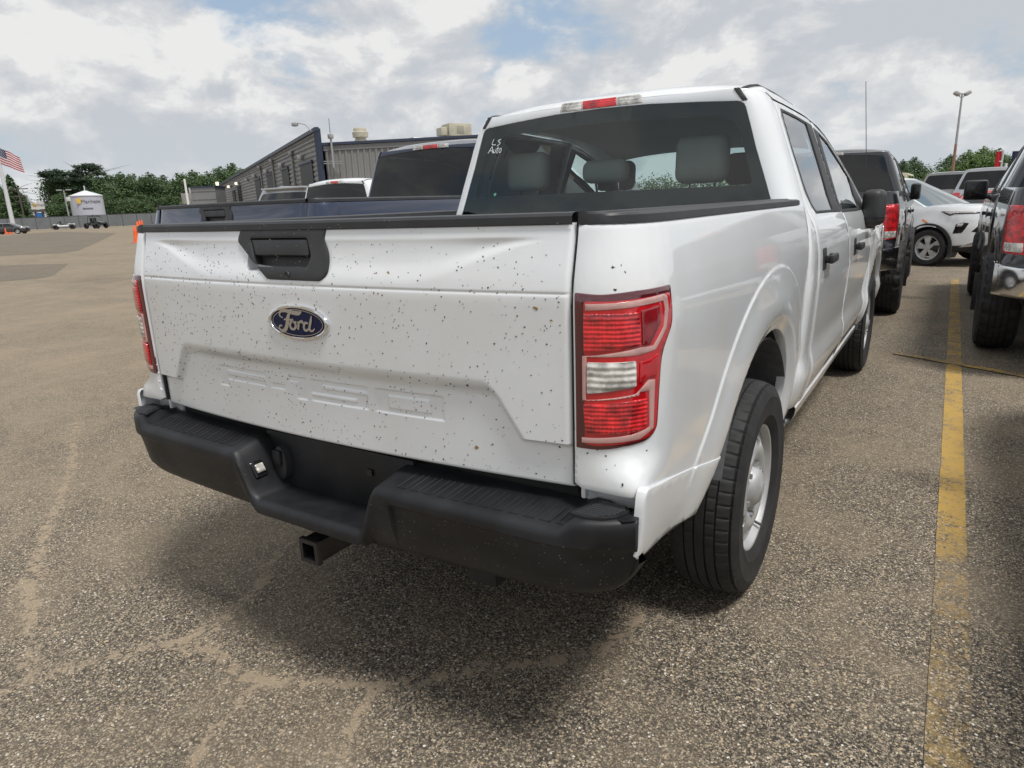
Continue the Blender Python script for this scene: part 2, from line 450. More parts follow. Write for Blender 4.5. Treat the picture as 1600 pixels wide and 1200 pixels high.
def bed_s(u,z):
    u,z=np.broadcast_arrays(np.asarray(u,float),np.asarray(z,float))
    th=np.clip(u/.30,0,1)*np.pi/2
    n=2.5
    xs=bed_x(np.maximum(CB,CB+u-.30),z)
    a=xs-.795
    k=sst(.885,.815,z)
    f=u/.30
    # round corner beside the lamp, tight corner just above the bumper
    xA=np.sin(th)**(2/n); yA=1-np.abs(np.cos(th))**(2/n)
    g=np.clip(f/.5,0,2); xB=np.where(g<1,g,1.0); h=np.clip((f-.5)/.5,0,1); yB=h
    r_=.22; xB=np.where((g>1-r_)&(g<1+r_),1-((1+r_-g)**2)/(4*r_),np.minimum(g,1)); e=f-.5; yB=np.where(np.abs(e)<r_/2,((e+r_/2)**2)/(2*r_)/.5,h)
    x=.795+a*(xA*(1-k)+xB*k)
    y=CB*(yA*(1-k)+yB*k)+np.maximum(0,u-.30)+rear_lean(z)*(1-sst(.2,.6,u))
    return np.stack([x,y,z+0*u],-1)
def tg_s(x,z):
    return np.stack([x,rear_lean(z)+bow(x),z+0*x],-1)
CAB_Z=[.40,.50,.60,.66,.70,.85,1.0,1.15,1.25,1.32,1.36,1.5,1.7,1.80,1.84]
CAB_X=[.90,.945,.972,.976,.958,.968,.974,.968,.950,.914,.894,.845,.772,.733,.70]
def cab_x(y,z):
    x=(interp(z-.02,CAB_Z,CAB_X)+interp(z,CAB_Z,CAB_X)+interp(z+.02,CAB_Z,CAB_X))/3
    return x
def cab_s(y,z): return np.stack([cab_x(y,z),y+0*z,z+0*y],-1)

def cb_s(u,z):
    W=cab_x(0,z);xw=W-.10;s=np.sign(u);a=np.abs(u)
    y0=1.80+.09*(z-1.35)
    th=np.clip((a-.78)/.17,0,1)*np.pi/2
    n=2.2
    x=np.where(a<.78,a/.78*xw,xw+.10*np.sin(th)**(2/n))
    y=y0+.12*(1-np.abs(np.cos(th))**(2/n))+np.maximum(0,a-.95)
    return np.stack([s*x,y,z+0*u],-1)

def quarter_s(y,z):
    zc=.826-.155*np.clip((y+.02)/.70,0,1); x=bed_x(np.maximum(y,.02),z)+.0035+.009*sst(.25,.0,y)-.010*np.clip((zc-z)/.17,0,1.2)**1.8
    return np.stack([x,y+0*z,z+0*y],-1)
def dt(y):
    """height of the top of the doors along the cab"""
    return np.interp(y, [1.9, 2.3, 2.75, 3.1, 3.3, 3.6, 3.9, 4.3], [1.812, 1.812, 1.80, 1.765, 1.725, 1.62, 1.495, 1.28])

# ------------------------------------------------------------------ wheels
def tyre_mesh(R, W, rim, seg, knobby=False):
    h = W/2; s = R-rim
    side = [(rim-.008, h*.70), (rim+.004, h*.80), (rim+.012, h*.86), (rim+s*.20, h*.93), (rim+s*.24, h*.965), (rim+s*.27, h*.955), (rim+s*.45, h*1.0), (rim+s*.62, h*1.0), (rim+s*.66, h*1.012), (rim+s*.68, h*.995), (rim+s*.80, h*.955), (rim+s*.90, h*.875)]
    tread = []
    edges = [(-.80, -.46), (-.42, -.17), (-.13, .13), (.17, .42), (.46, .80)]
    rc = lambda a: R-.012*(abs(a)/(h*.8))**3
    for a, b in edges:
        a *= h; b *= h
        tread += [(rc(a)-.009, a, 0), (rc(a), a+.001, 1), (rc((a+b)/2), (a+b)/2, 1), (rc(b), b-.001, 1), (rc(b)-.009, b, 0)]
    prof = [(r, -a, 0) for r, a in side]+[(q[0], q[1], 2 if abs(q[1]) > h*.5 and q[2] else q[2]) for q in tread]+[(r, a, 0) for r, a in side[::-1]]
    n = len(side)
    prof = [(r, a, 3 if i in (n-1, len(prof)-n) else k) for i, (r, a, k) in enumerate(prof)]
    vs = []; fs = []; m = len(prof)
    for k in range(seg):
        t = 2*PI*k/seg
        for r, a, f in prof:
            dr = 0
            if knobby:
                kk = (k+(3 if a > 0 else 0)) % 6
                if f in (2, 3) and kk < 2: dr = .013
                if f == 1 and (k+int((a/h+1)*3)) % 6 < 1: dr = .010
            else:
                q_ = max(5, seg//57)
                if f in (2, 3) and k % q_ == 0: dr = .005
                if f == 1 and (k+q_//2) % q_ == 0 and abs(a) > h*.15: dr = .0028
            vs.append((a, (r-dr)*math.cos(t), (r-dr)*math.sin(t)))
    for k in range(seg):
        k2 = (k+1) % seg
        for j in range(m-1): fs.append((k*m+j, k*m+j+1, k2*m+j+1, k2*m+j))
    me = bpy.data.meshes.new('tyre'); me.from_pydata(vs, [], fs); me.materials.append(RUBBER); me.shade_smooth(); me.set_sharp_from_angle(angle=math.radians(32))
    return me
WM = {}
def wheel_meshes(style, R, W, rim, seg=200):
    key = (style, R, W, rim)
    if key in WM: return WM[key]
    out = [('tyre', tyre_mesh(R, W, rim, seg, style == 'offroad'))]
    h = W/2
    bm = B()
    blathe(bm, [(rim-.02, -h*.7), (rim+.006, -h*.76), (rim-.018, -h*.6), (rim-.028, 0), (rim-.026, h*.45), (rim-.012, h*.62), (rim-.004, h*.70), (rim+.004, h*.765), (rim+.001, h*.80), (rim-.006, h*.785), (rim-.013, h*.70), (rim-.02, h*.58)], 72)
    bmesh.ops.recalc_face_normals(bm, faces=bm.faces)
    me = bpy.data.meshes.new('rim'); bm.to_mesh(me); bm.free(); me.materials.append(STEEL if style != 'offroad' else CHROMED); me.shade_smooth(); me.set_sharp_from_angle(angle=math.radians(40))
    out.append(('rim', me))
    rd = rim-.022
    if style == 'steel':
        prof_r = [0, .05, .085, .115, .140, .165, .185, rd]; prof_a = [.64, .64, .60, .74, .78, .70, .60, .58]
        def S(u, v):
            r = np.hypot(u, v); return np.stack([h*np.interp(r, prof_r, prof_a), u, v], -1)
        nh = 8; holes = []
        for k in range(nh):
            a0 = 2*PI*k/nh+.2
            hole = [(rr*math.cos(a0+da), rr*math.sin(a0+da)) for rr, da in ((.150, -.14), (.147, 0), (.150, .14), (.163, .17), (.174, .12), (.176, 0), (.174, -.12), (.163, -.17))]
            holes.append(rounded(hole, .006, 3))
        ol = [(rd*math.cos(2*PI*k/72), rd*math.sin(2*PI*k/72)) for k in range(72)]
        o = panel('wheel_disc', S, ol, STEEL, holes=holes, sp=.012, r=.002, t=.008)
        out.append(('wheel_disc', o.data)); bpy.data.objects.remove(o)
        bm = B(); blathe(bm, [(.001, h*.60+.046), (.022, h*.60+.045), (.028, h*.60+.041), (.052, h*.60+.036), (.066, h*.60+.024), (.074, h*.60+.004), (.078, h*.60-.006), (.078, h*.5)], 48)
        bmesh.ops.recalc_face_normals(bm, faces=bm.faces)
        me = bpy.data.meshes.new('centre_cap'); bm.to_mesh(me); bm.free(); me.materials.append(STEEL); me.shade_smooth(); me.set_sharp_from_angle(angle=math.radians(30))
        out.append(('centre_cap', me))
        bm = B()
        for k in range(6):
            a0 = 2*PI*k/6; bmesh.ops.create_cone(bm, cap_ends=True, segments=6, radius1=.011, radius2=.010, depth=.03, matrix=Matrix.Translation((h*.60+.006, .098*math.cos(a0), .098*math.sin(a0))) @ Matrix.Rotation(PI/2, 4, 'Y'))
        me = bpy.data.meshes.new('lug_nut'); bm.to_mesh(me); bm.free(); me.materials.append(CHROMED); out.append(('lug_nut', me))
        bm = B(); btube(bm, [(h*.5, .03, -rd+.03), (h*.66, .028, -rd+.012), (h*.86, .026, -rd+.004)], .005, 8)
        me = bpy.data.meshes.new('valve_stem'); bm.to_mesh(me); bm.free(); me.materials.append(PLAST); out.append(('valve_stem', me))
    else:
        nsp = 5 if style == 'alloy' else 8
        for k in range(nsp*2 if style == 'alloy' else nsp):
            a0 = 2*PI*(k//2)/nsp+(-.17 if k % 2 else .17) if style == 'alloy' else 2*PI*k/nsp
            bm = B(); wd = .030 if style == 'alloy' else .03
            ca, sa = math.cos(a0), math.sin(a0)
            for r_, w_, xx in ((0.04, wd, .62), (rd*.6, wd*.8, .60), (rd+.01, wd*1.15, .50)): pass
            q = [(0.03, wd*.9, .62), (rd*.55, wd*.75, .64), (rd+.012, wd*1.2, .52)]
            F = [[bm.verts.new((h*xx, r_*ca-s_*w_*sa, r_*sa+s_*w_*ca)) for s_ in (-1, 1)]+[bm.verts.new((h*xx-.03, r_*ca-s_*w_*1.1*sa, r_*sa+s_*w_*1.1*ca)) for s_ in (1, -1)] for r_, w_, xx in q]
            for A, Bq in zip(F[:-1], F[1:]):
                for j in range(4): bm.faces.new((A[j], A[(j+1) % 4], Bq[(j+1) % 4], Bq[j]))
            bmesh.ops.recalc_face_normals(bm, faces=bm.faces)
            me = bpy.data.meshes.new('spoke'); bm.to_mesh(me); bm.free(); me.materials.append(STEEL if style == 'alloy' else CHROMED); out.append(('spoke', me))
        bm = B(); blathe(bm, [(.001, h*.66), (.03, h*.66), (.034, h*.62), (.034, h*.4)], 24); bmesh.ops.recalc_face_normals(bm, faces=bm.faces)
        me = bpy.data.meshes.new('centre_cap'); bm.to_mesh(me); bm.free(); me.materials.append(STEEL); me.shade_smooth(); me.set_sharp_from_angle(angle=math.radians(30)); out.append(('centre_cap', me))
    bm = B(); blathe(bm, [(.001, h*.2), (.150, h*.2), (.158, h*.1), (.158, -h*.6), (.001, -h*.6)], 36); bmesh.ops.recalc_face_normals(bm, faces=bm.faces)
    me = bpy.data.meshes.new('brake_drum'); bm.to_mesh(me); bm.free(); me.materials.append(DARK); out.append(('brake_drum', me))
    WM[key] = out; return out
def wheel(parent, x, y, R=.389, W=.24, rim=.228, style='steel', seg=200, rot=0.3):
    w_ = hinge('wheel', parent, (x, y, R)); s = 1 if x > 0 else -1
    w_.rotation_euler = (rot, 0, 0) if s > 0 else (rot, 0, PI)
    for nm, me in wheel_meshes(style, R, W, rim, seg):
        o = bpy.data.objects.new(nm, me); C.objects.link(o); o.parent = w_
    return w_

# ------------------------------------------------------------------ tailgate pressing
LET = {'F': [(-.43, .951, -.197, .967), (-.43, .922, -.197, .940), (-.43, .901, -.385, .967)], '-': [(-.172, .922, -.112, .940)],
       '1': [(-.060, .903, -.018, .969), (-.088, .951, -.018, .969)],
       '5': [(.0, .952, .209, .969), (.0, .928, .045, .969), (.0, .928, .209, .945), (.165, .905, .209, .945), (.0, .905, .209, .922)],
       '0': [(.235, .952, .45, .969), (.235, .905, .45, .922), (.235, .905, .28, .969), (.405, .905, .45, .969)]}
def tg_depth(x, z):
    ax = np.abs(x); zb = 1.237+.094*sst(.36, .735, ax)
    t_ = np.clip((1.342-z)/(1.342-zb+1e-6), 0, 1); D = .0065*np.where(t_ < .5, 1-(1-t_/.5)**2, 1-sst(.5, 1.0, t_))*sst(.74, .56, ax)
    D = np.maximum(D, .040*((x > -.205) & (x < .075) & (z > 1.262) & (z < 1.352)))
    D += .0020*np.exp(-((z-1.226)/.003)**2)
    # lower inset: slanted ends, a downward-facing band along the top
    ztop = 1.026-.0*ax
    e = (.598+(.078)*(1.02-z)/.121-ax)
    k1 = (ztop-z)/.046; k2 = e/.026; k3 = (.897-z)/.010; r_ = 1.1
    km = np.where((k1 < r_) & (k2 < r_), r_-np.hypot(r_-k1, r_-k2), np.minimum(k1, k2))
    k = np.clip(np.maximum(km, k3), 0, 1); k = k*k*(3-2*k); D += .019*k
    L = np.zeros_like(D)
    for rs in LET.values():
        for x0, z0, x1, z1 in rs:
            d = np.minimum(np.minimum(x-x0, x1-x), np.minimum(z-z0, z1-z)); L = np.maximum(L, np.clip(d/.0032, 0, 1))
    D += .0034*L
    # rolled outer edges
    for d in (.7885-ax, z-.787):
        D += np.where(d < .010, .010-np.sqrt(np.maximum(0, 1e-4-(.010-np.clip(d, 0, .01))**2)), 0)
    return D
def tg_depth_plain(x, z):
    ax = np.abs(x); D = .012*sst(.0, .03, np.minimum(.62-ax, np.minimum(1.22-z, z-.92)))
    for d in (.7885-ax, z-.787): D += np.where(d < .010, .010-np.sqrt(np.maximum(0, 1e-4-(.010-np.clip(d, 0, .01))**2)), 0)
    return D
def tg_surf(x, z): p = tg_s(x, z); p[..., 1] += tg_depth(x, z); return p

def script_ford(parent, S, cx, cz, hx, hz, off):
    def q(p): return (cx+p[0]*hx, cz+p[1]*hz)
    bm = B()
    st = [([(-.50, .20), (-.62, .34), (-.58, .58), (-.38, .66), (-.10, .58), (.12, .56), (.26, .66)], [.02, .05, .07, .09, .11, .12, .03]),
          ([(-.20, .58), (-.30, .25), (-.36, -.15), (-.46, -.48), (-.60, -.58), (-.70, -.42), (-.64, -.26), (-.56, -.30)], [.07, .12, .13, .12, .08, .06, .05, .02]),
          ([(-.48, .10), (-.34, .16), (-.16, .12), (-.10, .22)], [.03, .06, .06, .02]),
          ([(-.16, .06), (-.24, -.12), (-.23, -.36), (-.12, -.42), (-.03, -.26), (-.04, -.04), (-.13, .06), (.02, .02)], [.05, .08, .08, .06, .08, .08, .05, .03]),
          ([(.06, .06), (.09, -.10), (.05, -.42)], [.04, .08, .07]), ([(.07, -.12), (.15, .05), (.24, .06), (.27, -.04)], [.03, .06, .09, .05]),
          ([(.47, .0), (.36, .02), (.29, -.18), (.31, -.40), (.41, -.40), (.50, -.20)], [.04, .07, .08, .07, .06, .04]),
          ([(.62, .46), (.57, .15), (.50, -.25), (.52, -.42), (.62, -.40), (.70, -.26)], [.03, .08, .08, .06, .05, .02])]
    for pts, wd in st: ribbon(bm, [q(p) for p in pts], [w_*hx*1.0 for w_ in wd], S, off, .002)
    return obj('lettering', bm, CHROMED, parent, 60)
def ell(cx, cz, hx, hz, n=72): return [(cx+hx*math.cos(2*PI*k/n), cz+hz*math.sin(2*PI*k/n)) for k in range(n)]

# ------------------------------------------------------------------ pickup
def pickup(label, paint, loc, style='blueoval', ext=0.0, lift=0.0, detail=True, tyreR=.389, tyreW=.228, wstyle='steel', windows=None, group=None, inter=True, fold=True):
    ford = style == 'blueoval'
    T = thing('pickup_truck', label, 'pickup truck', loc, 0, group)
    def up(S, dy=0.0):
        def F(u, v):
            p = S(u, v).copy(); p[..., 1] += dy; p[..., 2] += lift; return p
        return F
    TG = up(tg_s); BS = up(bed_s); CS = up(cab_s, ext); CBK = up(cb_s, ext)
    Z = lift; Y = ext
    rearg = windows or GL_REAR; sideg = windows or GL_SIDE
    # tailgate
    zt = 1.370 if ford else 1.372
    dep = tg_depth if ford else tg_depth_plain
    if detail: xs = np.linspace(-.7885, .7885, 396); zs = np.unique(np.round(np.r_[np.arange(.787, .802, .002), np.arange(.80, .895, .006), np.arange(.895, .975, .0018), np.arange(.975, 1.22, .006), np.arange(1.215, 1.24, .002), np.arange(1.24, 1.32, .005), np.arange(1.32, zt, .003), [zt]], 4))
    else: xs = np.linspace(-.7885, .7885, 60); zs = np.linspace(.787, zt, 40)
    X, ZZ = np.meshgrid(xs, zs, indexing='ij'); P = tg_s(X, ZZ); P[..., 1] += dep(X, ZZ); P[..., 2] += Z
    n, m_ = X.shape; vs = P.reshape(-1, 3).tolist(); fs = [(i*m_+j, (i+1)*m_+j, (i+1)*m_+j+1, i*m_+j+1) for i in range(n-1) for j in range(m_-1)]
    k0 = len(vs); loop = [i*m_ for i in range(n)]+[(n-1)*m_+j for j in range(1, m_)]+[i*m_+m_-1 for i in range(n-2, -1, -1)]+[j for j in range(m_-2, 0, -1)]
    for i in loop: v = vs[i]; vs.append((v[0], .05+float(rear_lean(np.array(v[2]-Z))), v[2]))
    L = len(loop)
    for i in range(L): fs.append((loop[(i+1) % L], loop[i], k0+i, k0+(i+1) % L))
    fs.append(tuple(k0+i for i in range(L)))
    tgo = pyobj('tailgate', vs, fs, paint, T, 40)
    if ford:
        # black cap along the top edge
        def cap(i, j):
            x = -.7885+1.577*i/60; x = max(-.787, min(.787, x)); y0 = float(rear_lean(np.array(1.39))+bow(np.array(x)))
            pr = [(-.005, 1.3665), (-.008, 1.369), (-.008, 1.384), (-.003, 1.390), (.008, 1.392), (.050, 1.392), (.058, 1.386), (.058, 1.366)]
            return (x, y0+pr[j][0], pr[j][1]+Z)
        grid('top_cap', cap, 60, 7, CAPP, tgo, 30)
        ol = rounded([(-.235, 1.3695), (-.248, 1.339), (-.105, 1.239), (.098, 1.239), (.124, 1.257), (.121, 1.306), (.103, 1.344), (.110, 1.3695)], [.001, .012, .012, .008, .012, .03, .012, .001], 4)
        hole = rounded([(-.190, 1.346), (-.160, 1.272), (.050, 1.272), (.062, 1.30), (.042, 1.346)], .008, 3)
        bz = panel('handle_bezel', TG, ol, PLAST, tgo, holes=[hole], sp=.012, r=.0035, t=.03, off=.004)
        vs = [tuple(TG(np.array(a), np.array(b_))+np.array([0, .026, 0])) for a, b_ in resample(hole*1.0, .02)]
        pyobj('handle_pocket', vs, [tuple(range(len(vs)))[::-1]], PLAST, tgo)
        pd = panel('handle_paddle', TG, rounded([(-.186, 1.3435), (-.163, 1.302), (.050, 1.302), (.0405, 1.3435)], .004, 3), PLAST, tgo, sp=.02, r=.004, t=.018, off=.002)
        kx = TG(np.array(-.021), np.array(1.253))+np.array([0, -.0045, 0])
        bm = B(); blathe(bm, [(.010, 0), (.0085, -.0025), (.007, -.001), (.001, -.001)], 20, 'z'); bmesh.ops.rotate(bm, verts=bm.verts, matrix=Matrix.Rotation(-PI/2, 3, 'X')); bmesh.ops.translate(bm, verts=bm.verts, vec=kx)
        obj('key_lock', bm, CAPP, tgo)
    if ford and detail:
        cx, cz, hx, hz = .004, 1.1285, .1165, .0475
        em = panel('emblem', TG, ell(cx, cz, hx, hz), CHROME, tgo, holes=[ell(cx, cz, hx*.89, hz*.80)], sp=.008, r=.005, t=.01, off=.009)
        panel('emblem_field', TG, ell(cx, cz, hx*.90, hz*.81), BLUEE, em, sp=.008, r=.003, t=.004, off=.0055)
        bm = B(); e2 = ell(cx, cz, hx*.83, hz*.73, 48); e2.append(e2[0]); ribbon(bm, e2, .0018, TG, .0065, .001, sub=2); obj('inner_ring', bm, CHROMED, em, 60)
        script_ford(em, TG, cx-.002, cz+.001, hx*.86, hz*.95, .0078)
    # bed sides
    for s in (1, -1):
        S = BS if s > 0 else mirrored(BS); fl = s < 0
        lip = [(a+.1, b_) for a, b_ in LIP[1:-1]]
        ol = [(.001, 1.367 if ford else 1.372), (.001, .808), (.02, .797), (.15, .797), (.21, .792), (.26, .775), (.30, .760), (.40, .732), (.74, .655)]+[q for q in lip if q[0] > .755]+[(1.645, .462), (1.945+ext, .47), (1.945+ext, 1.357), (1.93+ext, 1.367 if ford else 1.372)]
        QS = up(quarter_s); QS = QS if s > 0 else mirrored(QS)
        fcv = [[(a+.1, b_) for a, b_ in lip_offset(d)] for d in (.02, .045, .075, .095, .15, .2, .217, .221, .226, .231, .236)]+[[(uu, z) for z in np.arange(.80, .95, .012)] for uu in (.004, .009, .018, .035, .06, .24, .265, .28, .29, .296, .3, .305)] if detail else ()
        b = panel('bed_side', S, ol, paint, T, curves=fcv, sp=(.018 if s > 0 else .03) if detail else .05, r=.005, t=.03, flip=fl)
        lq = panel('lower_quarter', QS, curves=[[(a-.1, b_) for a, b_ in q] for q in fcv[:11]], outline= [(.000, .806), (.006, .816), (.02, .820), (.10, .800), (.30, .757), (.658, .680), (.64, .665), (.56, .60), (.475, .540), (.42, .588), (.03, .652), (.004, .655), (-.008, .668)], m=paint, parent=T, sp=.016 if detail and s > 0 else .06, r=.0035, t=.018, flip=fl)
        box('quarter_inner', (s*.865, .12, .772+Z), (.15, .12, .06), paint, lq, .01)
        tube('splash_strip', [tuple(QS(np.array(y), np.array(z))+np.array([-s*.016, 0, -.004])) for y, z in ((.0, .655), (.02, .652), (.2, .622), (.42, .586), (.47, .545))], .0075, PLAST, lq, 6)
        tube('gap_shade_strip', [(s*.7925, float(rear_lean(np.array(z)))+.016, z+Z) for z in (.80, .9, 1.0, 1.1, 1.2, 1.25, 1.3, 1.34, 1.375)], .0055, GLOSSB, b, 6)  # black strip inside the tailgate gap, standing in for its shade
        if ford:
            def rail(i, j):
                y = (.040+.20*(i/9)**1.6) if i < 10 else .24+(1.745+ext-.24)*(i-9)/15
                pl = bed_s(np.array(.30*i/9 if i < 10 else y+.1), np.array(1.366)); xo = float(pl[0])+.003; y = float(pl[1]); y = max(y, .034); xo = max(xo, .806)
                xi = .797; w_ = xo-xi; pr = [(xi, 1.366), (xi, 1.386), (xi+.1*w_, 1.391), (xi+.62*w_, 1.391), (xi+.65*w_, 1.388), (xo-.10*w_, 1.3865), (xo-.02*w_, 1.382), (xo, 1.366), (xi+.8*w_, 1.365)]
                return (s*pr[j][0], y, pr[j][1]+Z)
            vs = [rail(i, j) for i in range(25) for j in range(9)]; fs = [(i*9+j, (i+1)*9+j, (i+1)*9+(j+1) % 9, i*9+(j+1) % 9) for i in range(24) for j in range(9)]+[tuple(range(9)), tuple(range(24*9+8, 24*9-1, -1))]
            rl = pyobj('rail_cap', vs, fs, CAPP, b, 25)
        # lamp
        if ford:
            o1 = rounded([(.004, 1.232), (.06, 1.228), (.15, 1.233), (.277, 1.235), (.279, 1.18), (.275, 1.147), (.235, 1.095), (.230, 1.03), (.227, .925), (.195, .905), (.06, .893), (.004, .893)], [.004, .02, .02, .006, .02, .02, .03, .03, .02, .02, .01, .004], 3)
            tl = panel('taillight', S, o1, REDD, T, sp=.014, r=.006, t=.02, off=.004, flip=fl)
            if detail:
                def tp(nm, pts, m2, off, rr=.004, r=.0015, **k): return panel(nm, S, rounded(pts, rr, 3), m2, tl, sp=.012, r=r, t=.003, off=off, flip=fl, **k)
                tp('red_lens', [(.024, 1.214), (.10, 1.214), (.266, 1.219), (.270, 1.18), (.266, 1.150), (.227, 1.098), (.221, 1.03), (.218, .928), (.190, .914), (.06, .904), (.024, .905)], REDL, .0065, .008)
                tp('clear_strip', [(.028, 1.209), (.11, 1.211), (.240, 1.2185), (.252, 1.212), (.254, 1.185), (.242, 1.146), (.206, 1.106), (.150, 1.100), (.030, 1.099), (.028, 1.006), (.150, 1.018), (.185, 1.044), (.206, 1.042), (.206, .932), (.165, .915), (.018, .909), (.018, .921), (.142, .928), (.192, .938), (.188, 1.020), (.160, 1.020), (.158, 1.012), (.020, 1.004), (.020, 1.1005), (.160, 1.116), (.198, 1.116), (.232, 1.150), (.240, 1.185), (.236, 1.2045), (.108, 1.1985), (.028, 1.196)], FROST, .0078, .0015)
                tp('reversing_lamp', [(.030, 1.088), (.148, 1.089), (.150, 1.034), (.030, 1.020)], CLEARO, .0095)
                tp('brake_lamp', [(.024, 1.190), (.158, 1.189), (.160, 1.120), (.024, 1.108)], REDO, .0095)
                tp('corner_reflector', [(.164, 1.192), (.219, 1.198), (.221, 1.162), (.186, 1.120), (.164, 1.120)], REDM, .0095)
                tp('side_marker', [(.158, 1.086), (.186, 1.088), (.214, 1.098), (.208, 1.048), (.186, 1.050), (.158, 1.040)], REDL, .0095)
                tp('turn_lamp', [(.022, .997), (.150, 1.004), (.182, 1.004), (.184, .940), (.150, .934), (.026, .930)], REDO, .0095)
        else:
            tl = panel('taillight', S, rounded([(.006, 1.245), (.235, 1.25), (.245, .90), (.006, .885)], [.01, .03, .03, .01], 4), REDO, T, sp=.03, r=.012, t=.02, off=.006, flip=fl)
            panel('reversing_lamp', S, rounded([(.03, .975), (.20, .978), (.20, .915), (.03, .905)], .01, 3), CLEARO, tl, sp=.03, r=.004, t=.003, off=.0085, flip=fl)
        # fuel door and liner
        cy = 1.128
        bm = B(); N = 26; R0 = .50
        ring = [[bm.verts.new((s*xx, cy+.05+math.cos(t)*R0*1.0, .42+math.sin(t)*R0+Z)) for t in [.09+(PI-.40)*k/N for k in range(N+1)]] for xx in (.935, .60)]
        for k in range(N): bm.faces.new((ring[0][k], ring[0][k+1], ring[1][k+1], ring[1][k]))
        f0 = ring[1]; bm.faces.new(f0)
        obj('wheel_liner', bm, LINER, T, 60)
    # bed box
    bm = B(); bbox(bm, (0, .93+ext/2, .86+Z), (1.56, 1.70+ext, .02)); 
    for s in (1, -1): bbox(bm, (s*.79, .93+ext/2, 1.10+Z), (.02, 1.70+ext, .50)); bbox(bm, (s*.845, .93+ext/2, 1.343+Z), (.09, 1.70+ext, .014))
    bbox(bm, (0, 1.77+ext, 1.10+Z), (1.60, .03, .52)); obj('bed_box', bm, paint, T)
    # cab back with its window
    def frt(d): return [(-.79+d, 1.335), (-.79+d, 1.60), (-.80+d*1.1, 1.792-d*.5), (-.60, 1.806-d*.5), (-.3, 1.822-d*.5), (0, 1.827-d*.5), (.3, 1.822-d*.5), (.60, 1.806-d*.5), (.80-d*1.1, 1.792-d*.5), (.79-d, 1.60), (.79-d, 1.335)]
    wo = rounded(frt(0), [.01, 0, .025, 0, 0, 0, 0, 0, .025, 0, .01], 3)
    top = [(1.04, 1.835), (.90, 1.838), (.80, 1.845), (.6, 1.848), (.3, 1.852), (0, 1.853), (-.3, 1.852), (-.6, 1.848), (-.80, 1.845), (-.90, 1.838), (-1.04, 1.835)]
    cb = panel('cab_back', CBK, [(-1.04, .50), (1.04, .50)]+top, paint, T, holes=[wo], sp=.03 if detail else .06, r=.004, t=.02)
    inn = rounded([(-.735, 1.452), (-.742, 1.725), (-.60, 1.748), (0, 1.765), (.60, 1.748), (.742, 1.725), (.735, 1.452)], [.03, .06, 0, 0, 0, .06, .03], 4)
    if inter:
        panel('window_border', CBK, wo, GLOSSB, T, holes=[inn], sp=.05, r=0, t=0, off=-.006)
        panel('rear_window', CBK, wo, rearg, T, sp=.05, r=0, t=0, off=-.003)
    else: panel('rear_window', CBK, wo, GL_DARK, T, sp=.05, r=0, t=0, off=-.003)
    # third brake lamp
    if True:
        zc0, zc1 = 1.826, 1.866
        def ch(x0, x1, nm, m2, par, off=.012):
            return panel(nm, CBK, rounded([(x0*1.26, zc0+.003), (x1*1.26, zc0+.003), (x1*1.26-(.012 if x1 > .15 else 0), zc1), (x0*1.26+(.012 if x0 < -.15 else 0), zc1)], .004, 2), m2, par, sp=.02, r=.004, t=.02, off=off)
        cl = ch(-.213, .213, 'high_brake_light', CLEARL, T)
        ch(-.088, .088, 'red_lens', REDO, cl, .0145); ch(-.2, -.095, 'cargo_lamp', CLEARO, cl, .0145); ch(.095, .2, 'cargo_lamp', CLEARO, cl, .0145)
    # roof
    def wre(y): return .632+.033*float(sst(1.85, 2.0, np.array(y)))
    def rzed(y): t = max(0, 1-(y-1.858)/.17); return (float(dt(y))+.052)*(1-t**2.4)+1.835*t**2.4
    ys = [1.858, 1.865, 1.88, 1.905, 1.94, 2.0, 2.1, 2.3, 2.6, 2.9, 3.1, 3.25, 3.38, 3.46]
    def roof(i, j):
        y = ys[i]; a = -1+2*j/24; wr = wre(y)
        c = .042*(1-a*a*abs(a)); t = max(0, 1-(y-1.858)/.17); z1 = 1.8525-.018*abs(a)**3; z = (rzed(y)+c)*(1-t**2.4)+z1*t**2.4
        return (a*wr, y+Y-(.012 if i == 0 else 0), z+Z)
    grid('roof', roof, len(ys)-1, 24, paint, T, 30)
    if inter: grid('headliner', lambda i, j: (roof(i, j)[0]*.97, roof(i, j)[1]+.04, roof(i, j)[2]-.05), len(ys)-1, 24, HEADL, T, 30)
    yy = [0]*6+list(np.linspace(1.985, 4.28, 24))
    for s in (1, -1):
        S = CS if s > 0 else mirrored(CS); fl = s < 0
        # roof rail and windscreen pillar: painted outer skin
        def sr(i, j):
            if i < 6:
                u_ = .812+.028*i; k_ = .30+.70*i/5.5; p = cb_s(np.array(u_), np.array(1.831)); f = j/4; yt = max(1.860, float(p[1])); tx, tz = wre(yt)+.010, rzed(yt)-.002; bl = .007*math.sin(PI*f); nx = i/5.0
                return (s*(float(p[0])*(1-f)+tx*f+bl*nx), float(p[1])*(1-f)+yt*f-bl*(1-nx)+Y, 1.831*(1-f)+tz*f+bl*.5+Z)
            y = yy[i]; d = float(dt(y))+.003+.018*max(0, 1-(y-1.985)/.12); q = [(0, 0), (.002, .012), (-.004, .03), (-.02, .048), (-.05, .060)][j]
            x = float(cab_x(np.array(y), np.array(min(d, 1.84)))); f = j/4; tx, tz = wre(y)+.010, rzed(y)-.002; bl = .009*math.sin(PI*f)
            return (s*((x+.002)*(1-f)+tx*f+bl), y+Y, d*(1-f)+tz*f+bl*.6+Z)
        grid('roof_rail', sr, 29, 4, paint, T, 60)
